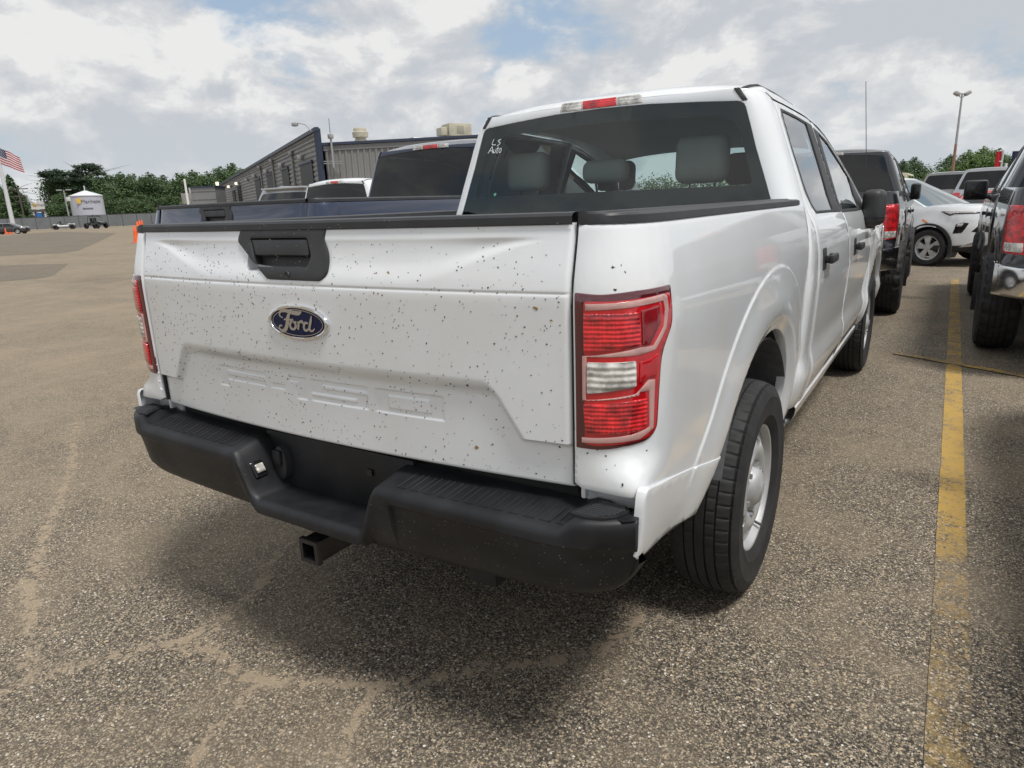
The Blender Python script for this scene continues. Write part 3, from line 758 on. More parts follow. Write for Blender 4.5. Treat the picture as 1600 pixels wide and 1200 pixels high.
        if ford:
            bm = B(); pts = [(s*(wre(y)+.004), y+Y, rzed(y)-.001+Z) for y in (1.862, 1.89, 1.93, 1.99, 2.1, 2.3, 2.75, 3.1, 3.3, 3.45)]
            btube(bm, pts, [.010]*len(pts), 6); dt_ = obj('roof_ditch_trim', bm, PLAST, T, 60)
            Sk = CBK if s > 0 else mirrored(CBK)
            panel('ditch_end_cap', Sk, rounded([(.794, 1.790), (.818, 1.794), (.812, 1.846), (.786, 1.846)], .004, 2), PLAST, dt_, sp=.02, r=.002, t=.01, off=.003, flip=fl)
        # doors
        belt = 1.315
        gB = [(3.075, .66), (3.095, 1.03), (3.00, 1.26), (2.945, 1.5), (2.925, 1.79)]; gF = [(4.235, .62), (4.27, .9), (4.28, 1.15), (4.23, 1.283)]
        rd_ = [(2.024, .47), (3.07, .47)]+[(a-.003, b_) for a, b_ in gB]+[(2.75, 1.797), (2.3, 1.809), (2.045, 1.809), (2.02, 1.6), (2.017, 1.36), (2.017, 1.2)]
        win = rounded([(2.20, 1.318), (2.115, 1.42), (2.105, 1.60), (2.14, 1.782), (2.5, 1.778), (2.75, 1.768), (2.905, 1.762), (2.925, 1.5), (2.975, 1.303), (2.6, 1.312)], [.03, .05, .0, .03, 0, 0, .002, 0, .002, 0], 4)
        d1 = panel('rear_door', S, rd_, paint, T, holes=[win], sp=.04 if detail else .08, r=.005, t=.025, flip=fl)
        g1 = rounded([(2.215, 1.330), (2.135, 1.43), (2.125, 1.60), (2.155, 1.770), (2.5, 1.765), (2.745, 1.755), (2.735, 1.5), (2.72, 1.322)], [.03, .05, 0, .03, 0, .01, 0, .01], 4)
        panel('window_trim', S, win, PLAST, d1, holes=[g1], sp=.05, r=.002, t=.015, off=.001, flip=fl)
        panel('window_pane', S, g1, sideg, d1, sp=.06, r=0, t=0, off=-.004, flip=fl)
        fd = [(3.083, .47), (4.19, .47)]+gF+[(4.1, 1.385), (3.9, 1.488), (3.6, 1.612), (3.3, 1.718), (3.1, 1.758), (2.935, 1.786)]+[(a+.003, b_) for a, b_ in gB[::-1][1:-1]]
        win2 = rounded([(2.99, 1.300), (2.95, 1.5), (2.94, 1.752), (3.1, 1.735), (3.3, 1.698), (3.6, 1.592), (3.9, 1.465), (4.1, 1.355), (4.15, 1.29), (3.6, 1.29)], [.002, 0, .002, 0, 0, 0, 0, 0, .02, 0], 3)
        d2 = panel('front_door', S, fd, paint, T, holes=[win2], sp=.04 if detail else .08, r=.005, t=.025, flip=fl)
        g2 = rounded([(3.035, 1.315), (3.055, 1.735), (3.12, 1.715), (3.3, 1.678), (3.6, 1.568), (3.80, 1.49), (3.80, 1.305)], [.01, .02, 0, 0, 0, .01, .02], 3)
        panel('window_trim', S, win2, PLAST, d2, holes=[g2], sp=.05, r=.002, t=.015, off=.001, flip=fl)
        panel('window_pane', S, g2, windows or GL_FRONT, d2, sp=.06, r=0, t=0, off=-.004, flip=fl)
        # handles
        for d_, y in ((d1, 2.17), (d2, 3.32)):
            zc = 1.115 if y < 3 else 1.09
            xh = float(cab_x(np.array(0.), np.array(zc)))
            plate = panel('handle_plate', S, rounded([(y-.05, zc+.05), (y+.05, zc+.05), (y+.05, zc-.05), (y-.05, zc-.05)], .008, 3), PLAST, d_, sp=.03, r=.003, t=.006, off=.003, flip=fl)
            bm = B(); bbox(bm, (s*(xh+.030), y+.075+Y, zc-.002+Z), (.022, .17, .040), .009); bbox(bm, (s*(xh+.014), y+.01+Y, zc-.002+Z), (.03, .03, .034), .006); bbox(bm, (s*(xh+.014), y+.145+Y, zc-.002+Z), (.03, .02, .034), .006)
            obj('door_handle', bm, PLAST, d_)
        # rocker panel
        def rk(i, j):
            y = 1.93+2.24*i/30; pr = [(.925, .467), (.932, .462), (.928, .43), (.915, .395), (.89, .37), (.80, .365)][j]
            return (s*pr[0], y+Y, pr[1]+Z)
        grid('rocker_panel', rk, 30, 5, paint, T, 40)
        # front wing
        def FS(y, z):
            p = cab_s(y, z).copy(); d = np.hypot(y-4.775, z-.42); p[..., 0] = p[..., 0]*(1-.02*sst(5.0, 5.7, y))+(1-sst(.58, .72, d))*.018-(1-sst(.47, .53, d))*.03; p[..., 1] += Y; p[..., 2] += Z; return p
        Fs = FS if s > 0 else mirrored(FS)
        arch = [(4.775+.485*math.cos(t), .42+.485*math.sin(t)) for t in np.linspace(PI, 0, 22)]
        panel('front_wing', Fs, [(4.243, .52), (4.29, .42)]+arch[:]+[(5.26, .50), (5.62, .55), (5.66, .80), (5.62, 1.10), (5.2, 1.19), (4.6, 1.235), (4.3, 1.245), (4.287, 1.15), (4.277, .9)], paint, T, sp=.04, r=.005, t=.03, flip=fl)
        hl = panel('headlight', Fs, rounded([(5.34, .90), (5.64, .88), (5.62, 1.08), (5.36, 1.12)], .02, 3), CLEARL, T, sp=.05, r=.006, t=.01, off=.005, flip=fl)
        bm = B(); ring = [[bm.verts.new((s*xx, 4.775+Y+math.cos(t)*.50, .42+math.sin(t)*.50+Z)) for t in [PI*k/20 for k in range(21)]] for xx in (.94, .60)]
        for k in range(20): bm.faces.new((ring[0][k], ring[0][k+1], ring[1][k+1], ring[1][k]))
        bm.faces.new(ring[1]); obj('wheel_liner', bm, LINER, T, 60)
        if ford: box('fender_badge', (s*.975, 4.36+Y, 1.16+Z), (.006, .14, .05), CHROMED, T, .002)
        # mirror
        if fold:
            mr = box('mirror', (s*.995, 3.98+Y, 1.297+Z), (.125, .21, .235), PLAST, T, .045, Matrix.Rotation(-s*.10, 3, 'Z'), 4)
            box('mirror_seam', (s*1.0, 3.96+Y, 1.238+Z), (.124, .20, .006), GLOSSB, mr, .002, Matrix.Rotation(-s*.10, 3, 'Z'))
            box('mirror_arm', (s*.945, 4.03+Y, 1.19+Z), (.13, .10, .06), PLAST, mr, .02)
        else:
            mc, mw = (1.085, .24) if s < 0 else (.99, .13); mr = box('mirror', (s*mc, 4.08+Y, 1.345+Z), (mw, .13, .235), PLAST, T, .035, Matrix.Rotation(-s*.08, 3, 'Z'), 3)
            box('mirror_glass', (s*mc, 4.011+Y, 1.35+Z), (mw-.04, .004, .19), GLOSSB, mr, .001, Matrix.Rotation(-s*.08, 3, 'Z'))
            box('mirror_arm', (s*.955, 4.12+Y, 1.26+Z), (.12, .05, .05), PLAST, mr, .015)
    # windscreen, bonnet, nose
    def ws(i, j):
        t = i/10; a = -1+2*j/16; y = 3.46+(4.36-3.46)*t; z = float(dt(3.46))+.10+(1.235-float(dt(3.46))-.10)*t**1.1; wx = .66+.13*t
        return (a*wx, y+Y-.05*a*a, z+Z)
    grid('windscreen', ws, 10, 16, windows or GL_CLEAR, T, 60)
    if not ford or True:
        def hood(i, j):
            t = i/12; a = -1+2*j/16; return (a*(.90-.0*t), 4.30+1.30*t+Y, 1.245-.06*t-.04*t*t+.028*(1-a*a)+.02*max(0, 1-abs(abs(a)-.55)/.15)+Z-.01)
        grid('bonnet', hood, 12, 16, paint, T, 40)
    box('grille', (0, 5.62+Y, .98+Z), (1.2, .06, .30), GLOSSB, T, .02)
    box('front_bumper', (0, 5.70+Y, .62+Z), (1.9, .22, .24), CHROME if not ford else PLAST2, T, .06)
    # underbody, axle, interior
    box('light_leak_blocker', (0, .13, .70+Z), (1.55, .14, .15), DARK, T)  # unseen dark box added to stop light leaking between tailgate and bumper
    bm = B(); bbox(bm, (0, 2.9+Y/2, .50+Z), (1.5, 5.0+Y, .08)); bbox(bm, (.42, 2.7+Y/2, .44+Z), (.09, 5.1+Y, .15)); bbox(bm, (-.42, 2.7+Y/2, .44+Z), (.09, 5.1+Y, .15)); obj('underbody', bm, DARK, T)
    tube('rear_axle', [(-.78, 1.128, tyreR), (.78, 1.128, tyreR)], .045, DARK, T, 12)
    bm = B(); blathe(bm, [(.10, -.11), (.37, -.11), (.38, 0), (.37, .11), (.10, .11)], 28, 'z', (0, .55, .47+Z)); bmesh.ops.recalc_face_normals(bm, faces=bm.faces); obj('spare_tyre', bm, RUBBER, T)
    bm = B()
    for s in (1, -1): bbox(bm, (s*.86, 3.0+Y, .95+Z), (.06, 2.3, .72), .02)
    bbox(bm, (0, 3.1+Y, .60+Z), (1.7, 2.6, .06)); bbox(bm, (0, 4.02+Y, 1.12+Z), (1.6, .36, .26), .06); bbox(bm, (0, 1.90+Y, 1.0+Z), (1.6, .05, .72)); obj('cabin_trim', bm, INTER, T)
    if inter:
        for cx_, yb, wd in ((-.40, 2.22, .62), (.40, 2.22, .62), (-.42, 3.12, .52), (.42, 3.12, .52)):
            bm = B(); bbox(bm, (cx_, yb+Y, 1.12+Z), (wd, .16, .64), .06, Matrix.Rotation(-.16, 3, 'X'), 3); bbox(bm, (cx_, yb+.28+Y, .86+Z), (wd, .52, .16), .05)
            st = obj('seat', bm, SEAT, T)
        for cx_, yb, wd, hh, zc in ((-.535, 2.07, .25, .20, 1.575), (.42, 2.07, .25, .215, 1.58), (-.085, 2.09, .25, .115, 1.555), (-.42, 2.96, .27, .18, 1.56), (.42, 2.96, .27, .18, 1.56)):
            bm = B(); bbox(bm, (cx_, yb+Y, zc+Z), (wd, .10, hh), .045, Matrix.Rotation(-.1, 3, 'X'), 4)
            hr = obj('headrest', bm, SEAT if yb < 2.5 else INTER, T)
            for dx in (-.06, .06): tube('headrest_post', [(cx_+dx, yb+.01+Y, zc-hh/2+.01+Z), (cx_+dx, yb+.03+Y, 1.38+Z)], .007, CHROME, hr, 6)
        bm = B()
        blathe(bm, [(.175, -.014), (.19, 0), (.175, .014), (.16, 0), (.175, -.014)], 28, 'z'); bmesh.ops.transform(bm, verts=bm.verts, matrix=Matrix.Translation((-.42, 3.72+Y, 1.16+Z)) @ Matrix.Rotation(1.15, 4, 'X')); obj('steering_wheel', bm, INTER, T)
        box('interior_mirror', (0, 3.62+Y, 1.62+Z), (.24, .03, .07), INTER, T, .012)
    # wheels
    xo = .973-tyreW/2 if tyreR < .4 else 1.02-tyreW/2
    for s in (1, -1):
        for y, rt in ((1.128, .3), (4.775+Y, .9)): wheel(T, s*xo, y, tyreR, tyreW, .228 if tyreR < .4 else .235, wstyle, 400 if detail else 120, rt)
    return T, tgo

# rear bumper of the white and the blue pickup
def step_bumper(T, Z=0.0, m=PLAST2, detail=True):
    def ypl(x):
        a = abs(x); return -.106+.010*(a/.7)**2*(a < .7)+(.010 if a >= .7 else 0)+.075*max(0, (a-.70)/.25)**3.0
    xs = sorted(set([round(s*v*(.951/.963 if v > .5 else 1), 4) for s in (1, -1) for v in (0, .05, .10, .15, .185, .195, .203, .211, .222, .235, .25, .262, .274, .285, .292, .300, .31, .322, .326, .332, .36, .42, .5, .58, .66, .72, .77, .81, .84, .87, .895, .915, .93, .942, .951, .957, .961, .963)]))
    def ztop(x):
        a = abs(x); base = .727+.006*(a-.3)+.026*float(sst(.802, .826, a))
        if x > 0: t = np.clip((a-.205)/.075, 0, 1)
        else: t = np.clip((a-.205)/.095, 0, 1)
        return .588+(base-.588)*t*t*(3-2*t)
    prof = []
    rows = []
    for x in xs:
        y = ypl(x); z = float(ztop(x)); a = abs(x); zb = .532+.012*(a/.6)+.022*max(0, (a-.6)/.36)**2+.055*max(0, (a-.85)/.095)**3
        notch = a < .235; e = max(0, (a-.90)/.063); 
        yb = .03-.048*float(sst(.86, .93, a))
        bh = 0 if notch else 1-.8*float(sst(.79, .82, a)); pr = [(yb+.02, z+.022*bh), (yb-.02, z+.020*bh), (y+.022, z+.004), (y+.010, z+.002), (y+.002, z-.006), (y-.002, z-.018), (y-.001, min(.697, z-.030)), (y+.006, min(.691, z-.036)), (y+.010, min(.684, z-.044)), (y+.016, (z+zb)/2), (y+.028, zb+.03), (y+.042, zb+.010), (y+.065, zb), (yb+.02, zb+.01)]
        if not notch and a < .325: pr[7] = (y, min(.691, z-.036)); pr[8] = (y+.001, min(.684, z-.044)); pr[9] = (y+.007, (z+zb)/2)
        if notch: pr[7] = (y, z-.033); pr[8] = (y+.001, z-.036); pr[9] = (y+.004, (z+zb)/2-.002); pr[10] = (y+.010, zb+.012)
        pr = [(max(yv, y), zv) for yv, zv in pr]
        rows.append([(x, min(yv, yb+.02) if k < 2 or k == 13 else yv, zv+Z) for k, (yv, zv) in enumerate(pr)])
    m_ = len(rows[0]); vs = [p for r in rows for p in r]; n = len(rows)
    fs = [(i*m_+j, (i+1)*m_+j, (i+1)*m_+(j+1) % m_, i*m_+(j+1) % m_) for i in range(n-1) for j in range(m_)]+[tuple(range(m_)), tuple((n-1)*m_+j for j in range(m_-1, -1, -1))]
    b = pyobj('rear_bumper', [tuple(v) for v in vs], [f[::-1] for f in fs], m, T, 42)
    if not detail: return b
    # back wall of the step, seen under the tailgate
    box('step_back_wall', (0, .040, .665+Z), (.60, .02, .19), m, b, .004)
    # ribs on the two foot pads
    for s in (1, -1):
        bm = B()
        for k in range(12):
            x = s*(.345+k*.041); y0 = ypl(x)+.032
            def ztp(y): return .727+.006*(abs(x)-.3)+.004+(.016)*(y-(ypl(x)+.022))/(.01-ypl(x)-.022)
            for dx in (-.012, .012):
                A = Vector((x+dx+s*.0, y0, ztp(y0)+.0005+Z)); E = Vector((x+dx+s*.010, -.004, ztp(-.004)+.0015+Z)); btube(bm, [A, (A+E)/2, E], [.0022, .003, .0022], 5)
            A = Vector((x-.012, y0, ztp(y0)+.0008+Z)); E = Vector((x+.012, y0, ztp(y0)+.0008+Z)); btube(bm, [A, E], .0022, 5)
        bmesh.ops.recalc_face_normals(bm, faces=bm.faces); tag(obj('pad_ribs', bm, m, b, 60), kind='stuff')
        # corner tread plate
        ol = [(.812, -.056), (.842, .026), (.915, .026), (.928, .005), (.915, -.028), (.890, -.050), (.85, -.062)]
        def TP(u, v): return np.stack([s*u, v+0*u, .7665+Z+0*u], -1)
        tp = panel('corner_plate', TP, rounded(ol, .006, 3), m, b, sp=.02, r=.002, t=.006, flip=s < 0)
        for k in range(9):
            y = -.050+k*.0088; xa = .819+.36*(y+.058)+.006; xb = min(.93, np.interp(y, [-.062, -.050, -.028, .005, .026], [.860, .888, .912, .925, .912])-.006)
            if xb > xa+.01: tube('tread_rib', [(s*xa, y, .767+Z), (s*xb, y, .767+Z)], .0026, CAPP, b, 5)
    # licence lamps in the step's cheeks, wiring socket, receiver
    for s in (-1, 1):
        lx = s*.252; a = .86
        R_ = Matrix.Rotation(s*-1*(PI/2-.60), 3, 'Y')
        h_ = box('licence_lamp', (lx, -.048, .665+Z), (.055, .046, .010), GLOSSB, b, .006, Matrix.Rotation(s*(-1.03), 3, 'Y'))
        box('lamp_lens', (lx-s*.006, -.048, .669+Z), (.028, .028, .010), CLEARO, h_, .003, Matrix.Rotation(s*(-1.03), 3, 'Y'))
    bm = B(); blathe(bm, [(.001, -.03), (.020, -.03), (.027, -.024), (.029, 0)], 24, 'z'); bmesh.ops.scale(bm, vec=(1, 2.0, 1), verts=bm.verts); bmesh.ops.rotate(bm, verts=bm.verts, matrix=Matrix.Rotation(-PI/2, 3, 'X') @ Matrix.Rotation(0, 3, 'Z')); bmesh.ops.translate(bm, verts=bm.verts, vec=(-.222, .032, .668+Z))
    for v in bm.verts: v.co.y = .032-(v.co.y-.032) if v.co.y > .032 else v.co.y
    bmesh.ops.recalc_face_normals(bm, faces=bm.faces); cs = obj('wiring_socket', bm, PLAST, b, 40)
    box('socket_flap', (-.220, -.002, .690+Z), (.036, .014, .050), PLAST2, cs, .006)
    bm = B(); bbox(bm, (.14, .028, .70+Z), (.02, .01, .018)); obj('hook_slot', bm, GLOSSB, b)
    rc = B(); cx_, cz_ = .0, .478+Z; w1, w2 = .031, .024
    loops = []
    for y, hw in ((.25, w1), (-.088, w1), (-.088, w1+.005), (-.104, w1+.005), (-.104, w2), (.05, w2)):
        loops.append([rc.verts.new((cx_+sx*hw, y, cz_+sz*hw)) for sx, sz in ((-1, -1), (1, -1), (1, 1), (-1, 1))])
    for A, Bq in zip(loops[:-1], loops[1:]):
        for k in range(4): rc.faces.new((A[k], A[(k+1) % 4], Bq[(k+1) % 4], Bq[k]))
    rc.faces.new(loops[-1]); bmesh.ops.recalc_face_normals(rc, faces=rc.faces)
    rcv = obj('hitch_receiver', rc, GLOSSB, T, 30)
    box('hitch_crossbar', (0, .12, .50+Z), (1.0, .09, .09), DARK, rcv, .02)
    return b
# ------------------------------------------------------------------ other road vehicles, one shell builder
def car(name, label, cat, paint, loc, rz=0.0, L=4.4, W=.92, H=1.62, belt=.98, nose=.80, tail=.95, hood=(3.0, 4.3), gh=(.15, .75, 2.1, 3.05), wr=.62, wy=(.80, 3.45), R=.34, glassm=None,
        cladding=False, group=None, wstyle='alloy', front='plain', rear='plain', bed=None, scale_rear=.30, sill=.28, roof=None):
    T = thing(name, label, cat, loc, rz, group); gm = glassm or GL_DARK
    # plan curve
    q = []
    for t in np.linspace(0, PI/2, 12): q.append((W*math.sin(t)**(2/3.2), scale_rear*(1-math.cos(t)**(2/3.2))))
    for y in np.linspace(scale_rear+.1, L-.95, 24): q.append((W, y))
    for t in np.linspace(.05, PI/2, 16): q.append((W*math.cos(t)**(2/2.5), L-.85+.85*math.sin(t)**(2/2.5)))
    q = np.array(q); q[0, 0] = 0; q[-1, 0] = 0; arc = np.r_[0, np.cumsum(np.hypot(*np.diff(q, axis=0).T))]; U = arc[-1]
    def u_of(y):  # on the flank
        return float(np.interp(y, q[11:-10, 1], arc[11:-10]))
    def ztop(y): return np.interp(y, [0, .3, gh[0]+.1, gh[3]-.1, hood[0], hood[1], L], [tail-.04, tail, belt, belt, belt+.0, (nose+belt)/2+.03, nose])
    if bed: 
        def ztop(y): return np.interp(y, [0, L*.6, hood[0], hood[1], L], [tail, belt, belt, (nose+belt)/2+.05, nose])
    KZ = [.0, .12, .3, .55, .75, .92, 1.0]; KX = [.93, .975, .99, 1.0, .992, .972, .945]
    def S(u, v):
        x = np.interp(u, arc, q[:, 0]); y = np.interp(u, arc, q[:, 1]); zt = ztop(y); z = sill+(zt-sill)*v; k = np.interp(v, KZ, KX)
        dd = np.minimum(np.hypot(y-wy[0], z-R), np.hypot(y-wy[1], z-R)); b_ = .022*(1-sst(R+.08, R+.26, dd))*(x > W*.6)
        e = np.where(y > L/2, (y-L/2)/(L/2), (y-L/2)/(L/2))
        y = L/2+(y-L/2)*(1-(1-k)*.55)
        return np.stack([x*k+b_, y, z+0*x], -1)
    nu, nv = 150, 16; us = np.linspace(0, U, nu+1); vv = np.linspace(0, 1, nv+1); A, V_ = np.meshgrid(us, vv, indexing='ij'); P = S(A, V_)
    Ra = R*1.16; rem = np.zeros((nu+1, nv+1), bool)
    for cy in wy:
        d = np.hypot(P[..., 1]-cy, P[..., 2]-R); ins = (d < Ra) & (P[..., 0] > W*.7); rem |= ins
    P2 = P.copy()
    for cy in wy:
        dy = P[..., 1]-cy; dz = P[..., 2]-R; d = np.hypot(dy, dz)+1e-9; ins = (d < Ra) & (P[..., 0] > W*.7)
        P2[..., 1] = np.where(ins, cy+dy/d*Ra, P2[..., 1]); P2[..., 2] = np.where(ins, np.maximum(R+dz/d*Ra, .16), P2[..., 2])
    vs = []; fs = []
    for s in (1, -1):
        b0 = len(vs); vs += [(s*p[0], p[1], p[2]) for p in P2.reshape(-1, 3)]
        for i in range(nu):
            for j in range(nv):
                c4 = [(i, j), (i+1, j), (i+1, j+1), (i, j+1)]
                if all(rem[a, b_] for a, b_ in c4): continue
                f = [b0+a*(nv+1)+b_ for a, b_ in c4]; fs.append(f if s > 0 else f[::-1])
    # bonnet, deck and bed floor
    top = P2[:, nv, :]; na = 10
    b0 = len(vs)
    for i in range(nu+1):
        for j in range(na+1):
            a = -1+2*j/na; x = top[i, 0]; cr = .035*(1-a*a)*min(1, x/.5)
            if bed and bed[0] < top[i, 1] < bed[1] and abs(a) < .88: cr = -.45
            vs.append((x*a, top[i, 1], top[i, 2]+cr))
    for i in range(nu):
        for j in range(na): fs.append([b0+i*(na+1)+j, b0+i*(na+1)+j+1, b0+(i+1)*(na+1)+j+1, b0+(i+1)*(na+1)+j])
    body = pyobj('body', vs, fs, paint, T, 40)
    bm = B(); bbox(bm, (0, L/2, .34), (W*1.5, L*.92, .16)); bbox(bm, (0, L/2, .6), (W*1.1, L*.7, .5)); obj('underbody', bm, DARK, T)
    # greenhouse
    y0, y1, y2, y3 = gh; wb = W*.925; zb = belt-.01
    def side(u, t):
        bl = t*1.0; x = wb+(wr-wb)*t**1.15; return np.stack([x+.02*np.sin(PI*t), (y0+(y3-y0)*u)*(1-t)+(y1+(y2-y1)*u)*t, zb+(H-.05-zb)*t+0*u], -1)
    def rearp(a, t): x = (wb+(wr-wb)*t**1.15)*a; return np.stack([x, y0+(y1-y0)*t-.05*(1-a*a), zb+(H-.05-zb)*t+.015*(1-a*a)*t], -1)
    def frontp(a, t): x = (wb+(wr-wb)*t**1.15)*a; return np.stack([x, y3+(y2-y3)*t+.10*(1-a*a), zb+(H-.05-zb)*t+.02*(1-a*a)*t], -1)
    vs = []; fs = []
    def patch(F, n1, n2, flip):
        b0 = len(vs)
        for i in range(n1+1):
            for j in range(n2+1): vs.append(tuple(F(i/n1, j/n2)))
        for i in range(n1):
            for j in range(n2):
                f = [b0+i*(n2+1)+j, b0+(i+1)*(n2+1)+j, b0+(i+1)*(n2+1)+j+1, b0+i*(n2+1)+j+1]; fs.append(f[::-1] if flip else f)
    patch(lambda a, b_: side(np.array(a), np.array(b_)), 14, 6, False)
    patch(lambda a, b_: side(np.array(a), np.array(b_))*np.array([-1, 1, 1]), 14, 6, True)
    patch(lambda a, b_: rearp(np.array(2*a-1), np.array(b_)), 10, 6, False)
    patch(lambda a, b_: frontp(np.array(2*a-1), np.array(b_)), 10, 6, True)
    def rf(a, b_):
        aa = 2*b_-1; y = (y1+(y2-y1)*a); e = .05*(1-aa*aa)*(1-a)*-1*(a < .02)+.10*(1-aa*aa)*(a > .98); s_ = math.sin(PI*min(max(a, 0), 1))
        return (wr*aa, y-(.05*(1-aa*aa) if a < .01 else 0)+(.10*(1-aa*aa) if a > .99 else 0), H-.05+.045*(1-abs(aa)**3)*min(1, s_*3)+.02*(1-aa*aa)*(1-min(1, s_*3)))
    patch(rf, 14, 10, True)
    cabin = pyobj('cabin', vs, fs, roof or paint, T, 35)
    sf = mirrored(side)
    def pill(y): return y
    for s, SS in ((1, side), (-1, sf)):
        fl = s < 0
        mid = .5
        for a, b_ in (((.05, .47), (.50, .93)) if L > 3.5 else ((.05, .93),)):
            panel('side_window', SS, rounded([(a+.01, .05), (b_-.0, .05), (b_-.01, .90), (a+.01, .90)], .05, 3), gm, cabin, sp=.12, r=0, t=0, off=.006, flip=fl)
    panel('rear_window', rearp, rounded([(-.90, .06), (.90, .06), (.90, .88), (-.90, .88)], .08, 3), gm, cabin, sp=.2, r=0, t=0, off=.006)
    panel('windscreen', frontp, rounded([(-.94, .03), (.94, .03), (.93, .94), (-.93, .94)], .05, 3), gm, cabin, sp=.2, r=0, t=0, off=.006, flip=True)
    for s, SS in ((1, S), (-1, mirrored(S))):
        fl = s < 0
        if front == 'plain':
            panel('headlight', SS, rounded([(U-1.25, .70), (U-.62, .62), (U-.62, .86), (U-1.25, .86)], .03, 3), CLEARL, T, sp=.1, r=.01, t=.01, off=.004, flip=fl)
        else:  # slim lamp with a hooked day light, framed low lamp, dark corner grille
            panel('headlight', SS, rounded([(U-1.30, .905), (U-1.22, .84), (U-1.14, .80), (U-1.08, .835), (U-.70, .845), (U-.60, .87), (U-.75, .885), (U-1.15, .895)], .01, 3), GLOSSB, T, sp=.06, r=.006, t=.01, off=.006, flip=fl)
            panel('daylight_strip', SS, rounded([(U-1.24, .885), (U-1.14, .825), (U-1.08, .855), (U-.70, .862), (U-.75, .876), (U-1.15, .884)], .004, 2), CLEARL, T, sp=.06, r=.004, t=.004, off=.011, flip=fl)
            lo_ = panel('fog_lamp_bezel', SS, rounded([(U-1.07, .40), (U-.93, .42), (U-.84, .64), (U-.93, .655), (U-1.04, .62)], .02, 3), GLOSSB, T, sp=.06, r=.006, t=.01, off=.004, flip=fl)
            panel('fog_lamp', SS, rounded([(U-1.03, .56), (U-.95, .57), (U-.92, .635), (U-1.02, .625)], .01, 3), CLEARL, lo_, sp=.05, r=.004, t=.004, off=.010, flip=fl)
            panel('lower_valance', SS, [(U-1.42, .0), (U-.02, .0), (U-.02, .16), (U-.8, .14), (U-1.34, .13)], PLAST, T, sp=.08, r=.01, t=.01, off=.010, flip=fl)
            panel('skid_trim', SS, rounded([(U-.95, .10), (U-.70, .24), (U-.45, .24), (U-.5, .14)], .01, 3), CHROMED, T, sp=.08, r=.006, t=.01, off=.016, flip=fl)
            panel('side_marker', SS, rounded([(U-1.60, .735), (U-1.50, .66), (U-1.52, .63), (U-1.62, .70)], .005, 2), AMBER, T, sp=.06, r=.003, t=.004, off=.016, flip=fl)
        ub = 0
        panel('taillight', SS, rounded([(W*.62, .58), (W*1.15, .58), (W*1.15, .86), (W*.62, .84)] if rear == 'plain' else [(W*.8, .35), (W*1.02, .35), (W*1.02, .95), (W*.8, .95)], .03, 3), REDL, T, sp=.1, r=.01, t=.01, off=.006, flip=fl)
        for cy in wy:
            bm = B(); ring = [[bm.verts.new((s*xx, cy+math.cos(t)*Ra*1.01, R+math.sin(t)*Ra*1.01)) for t in [PI*1.3*k/20-.47 for k in range(21)]] for xx in (W*.98, W*.62)]
            for k in range(20): bm.faces.new((ring[0][k], ring[0][k+1], ring[1][k+1], ring[1][k]))
            bm.faces.new(ring[1]); obj('wheel_liner', bm, LINER, T, 60)
            if cladding:
                def cl(i, j):
                    t = PI*1.18*i/30-.29; r_ = Ra*(.985+.16*[0, .1, 1, 1.05][j]); return (s*(W*.99+[0, .018, .022, .0][j]+.01), cy+math.cos(t)*r_, max(.17, R+math.sin(t)*r_))
                grid('arch_cladding', cl, 30, 3, PLAST, T, 40)
            w_ = wheel(T, s*(W-.09), cy, R, .20, R*.66, wstyle, 96, .4)
        box('mirror', (s*(W+.10), y3-.45, belt+.07), (.20, .12, .15), PLAST, T, .04)
        for y in ((y0*.6+y3*.4), y3-1.0): box('door_handle', (s*(W*.985+.004), y, belt-.16), (.02, .17, .03), paint, T, .006)
    ty = 'radiator_grille'
    panel(ty, S, rounded([(U-.62, .30), (U-.02, .30), (U-.02, .80), (U-.62, .80)] if front == 'plain' else [(U-.80, .44), (U-.02, .30), (U-.02, .76), (U-.52, .76), (U-.60, .70)], .02, 3), GLOSSB, T, sp=.08, r=.006, t=.01, off=.003)
    panel(ty, mirrored(S), rounded([(U-.62, .30), (U-.02, .30), (U-.02, .80), (U-.62, .80)] if front == 'plain' else [(U-.80, .44), (U-.02, .30), (U-.02, .76), (U-.52, .76), (U-.60, .70)], .02, 3), GLOSSB, T, sp=.08, r=.006, t=.01, off=.003, flip=True)
    return T, body, cabin

# ------------------------------------------------------------------ trees
def leaf_mat(name, c1, c2):
    if name in MATS: return MATS[name]
    m = bpy.data.materials.new(name); m.use_nodes = True; t = NT(m.node_tree); b = t.n['Principled BSDF']
    oi = t.add('ShaderNodeObjectInfo').outputs['Random']; g = t.add('ShaderNodeNewGeometry').outputs['Random Per Island']
    f = t.math('ADD', t.math('MULTIPLY', g, .75), t.math('MULTIPLY', oi, .35), clamp=True)
    t.l.new(t.mix(f, c1, c2), b.inputs['Base Color']); b.inputs['Roughness'].default_value = .65
    tr = t.add('ShaderNodeBsdfTranslucent', {'Color': (*[x*1.3 for x in c2], 1)}); mx = t.add('ShaderNodeMixShader', {0: .22, 1: b.outputs[0], 2: tr.outputs[0]})
    t.l.new(mx.outputs[0], t.n['Material Output'].inputs[0]); MATS[name] = m; return m
LEAF = leaf_mat('dark_foliage', (.036, .070, .028), (.100, .160, .058))
LEAF2 = leaf_mat('fresh_foliage', (.060, .118, .028), (.140, .220, .062))
PINE = leaf_mat('pine_foliage', (.020, .045, .024), (.050, .084, .042))
BARK = mat('bark', (.10, .085, .07), .9, bump=(8, .6, .05))
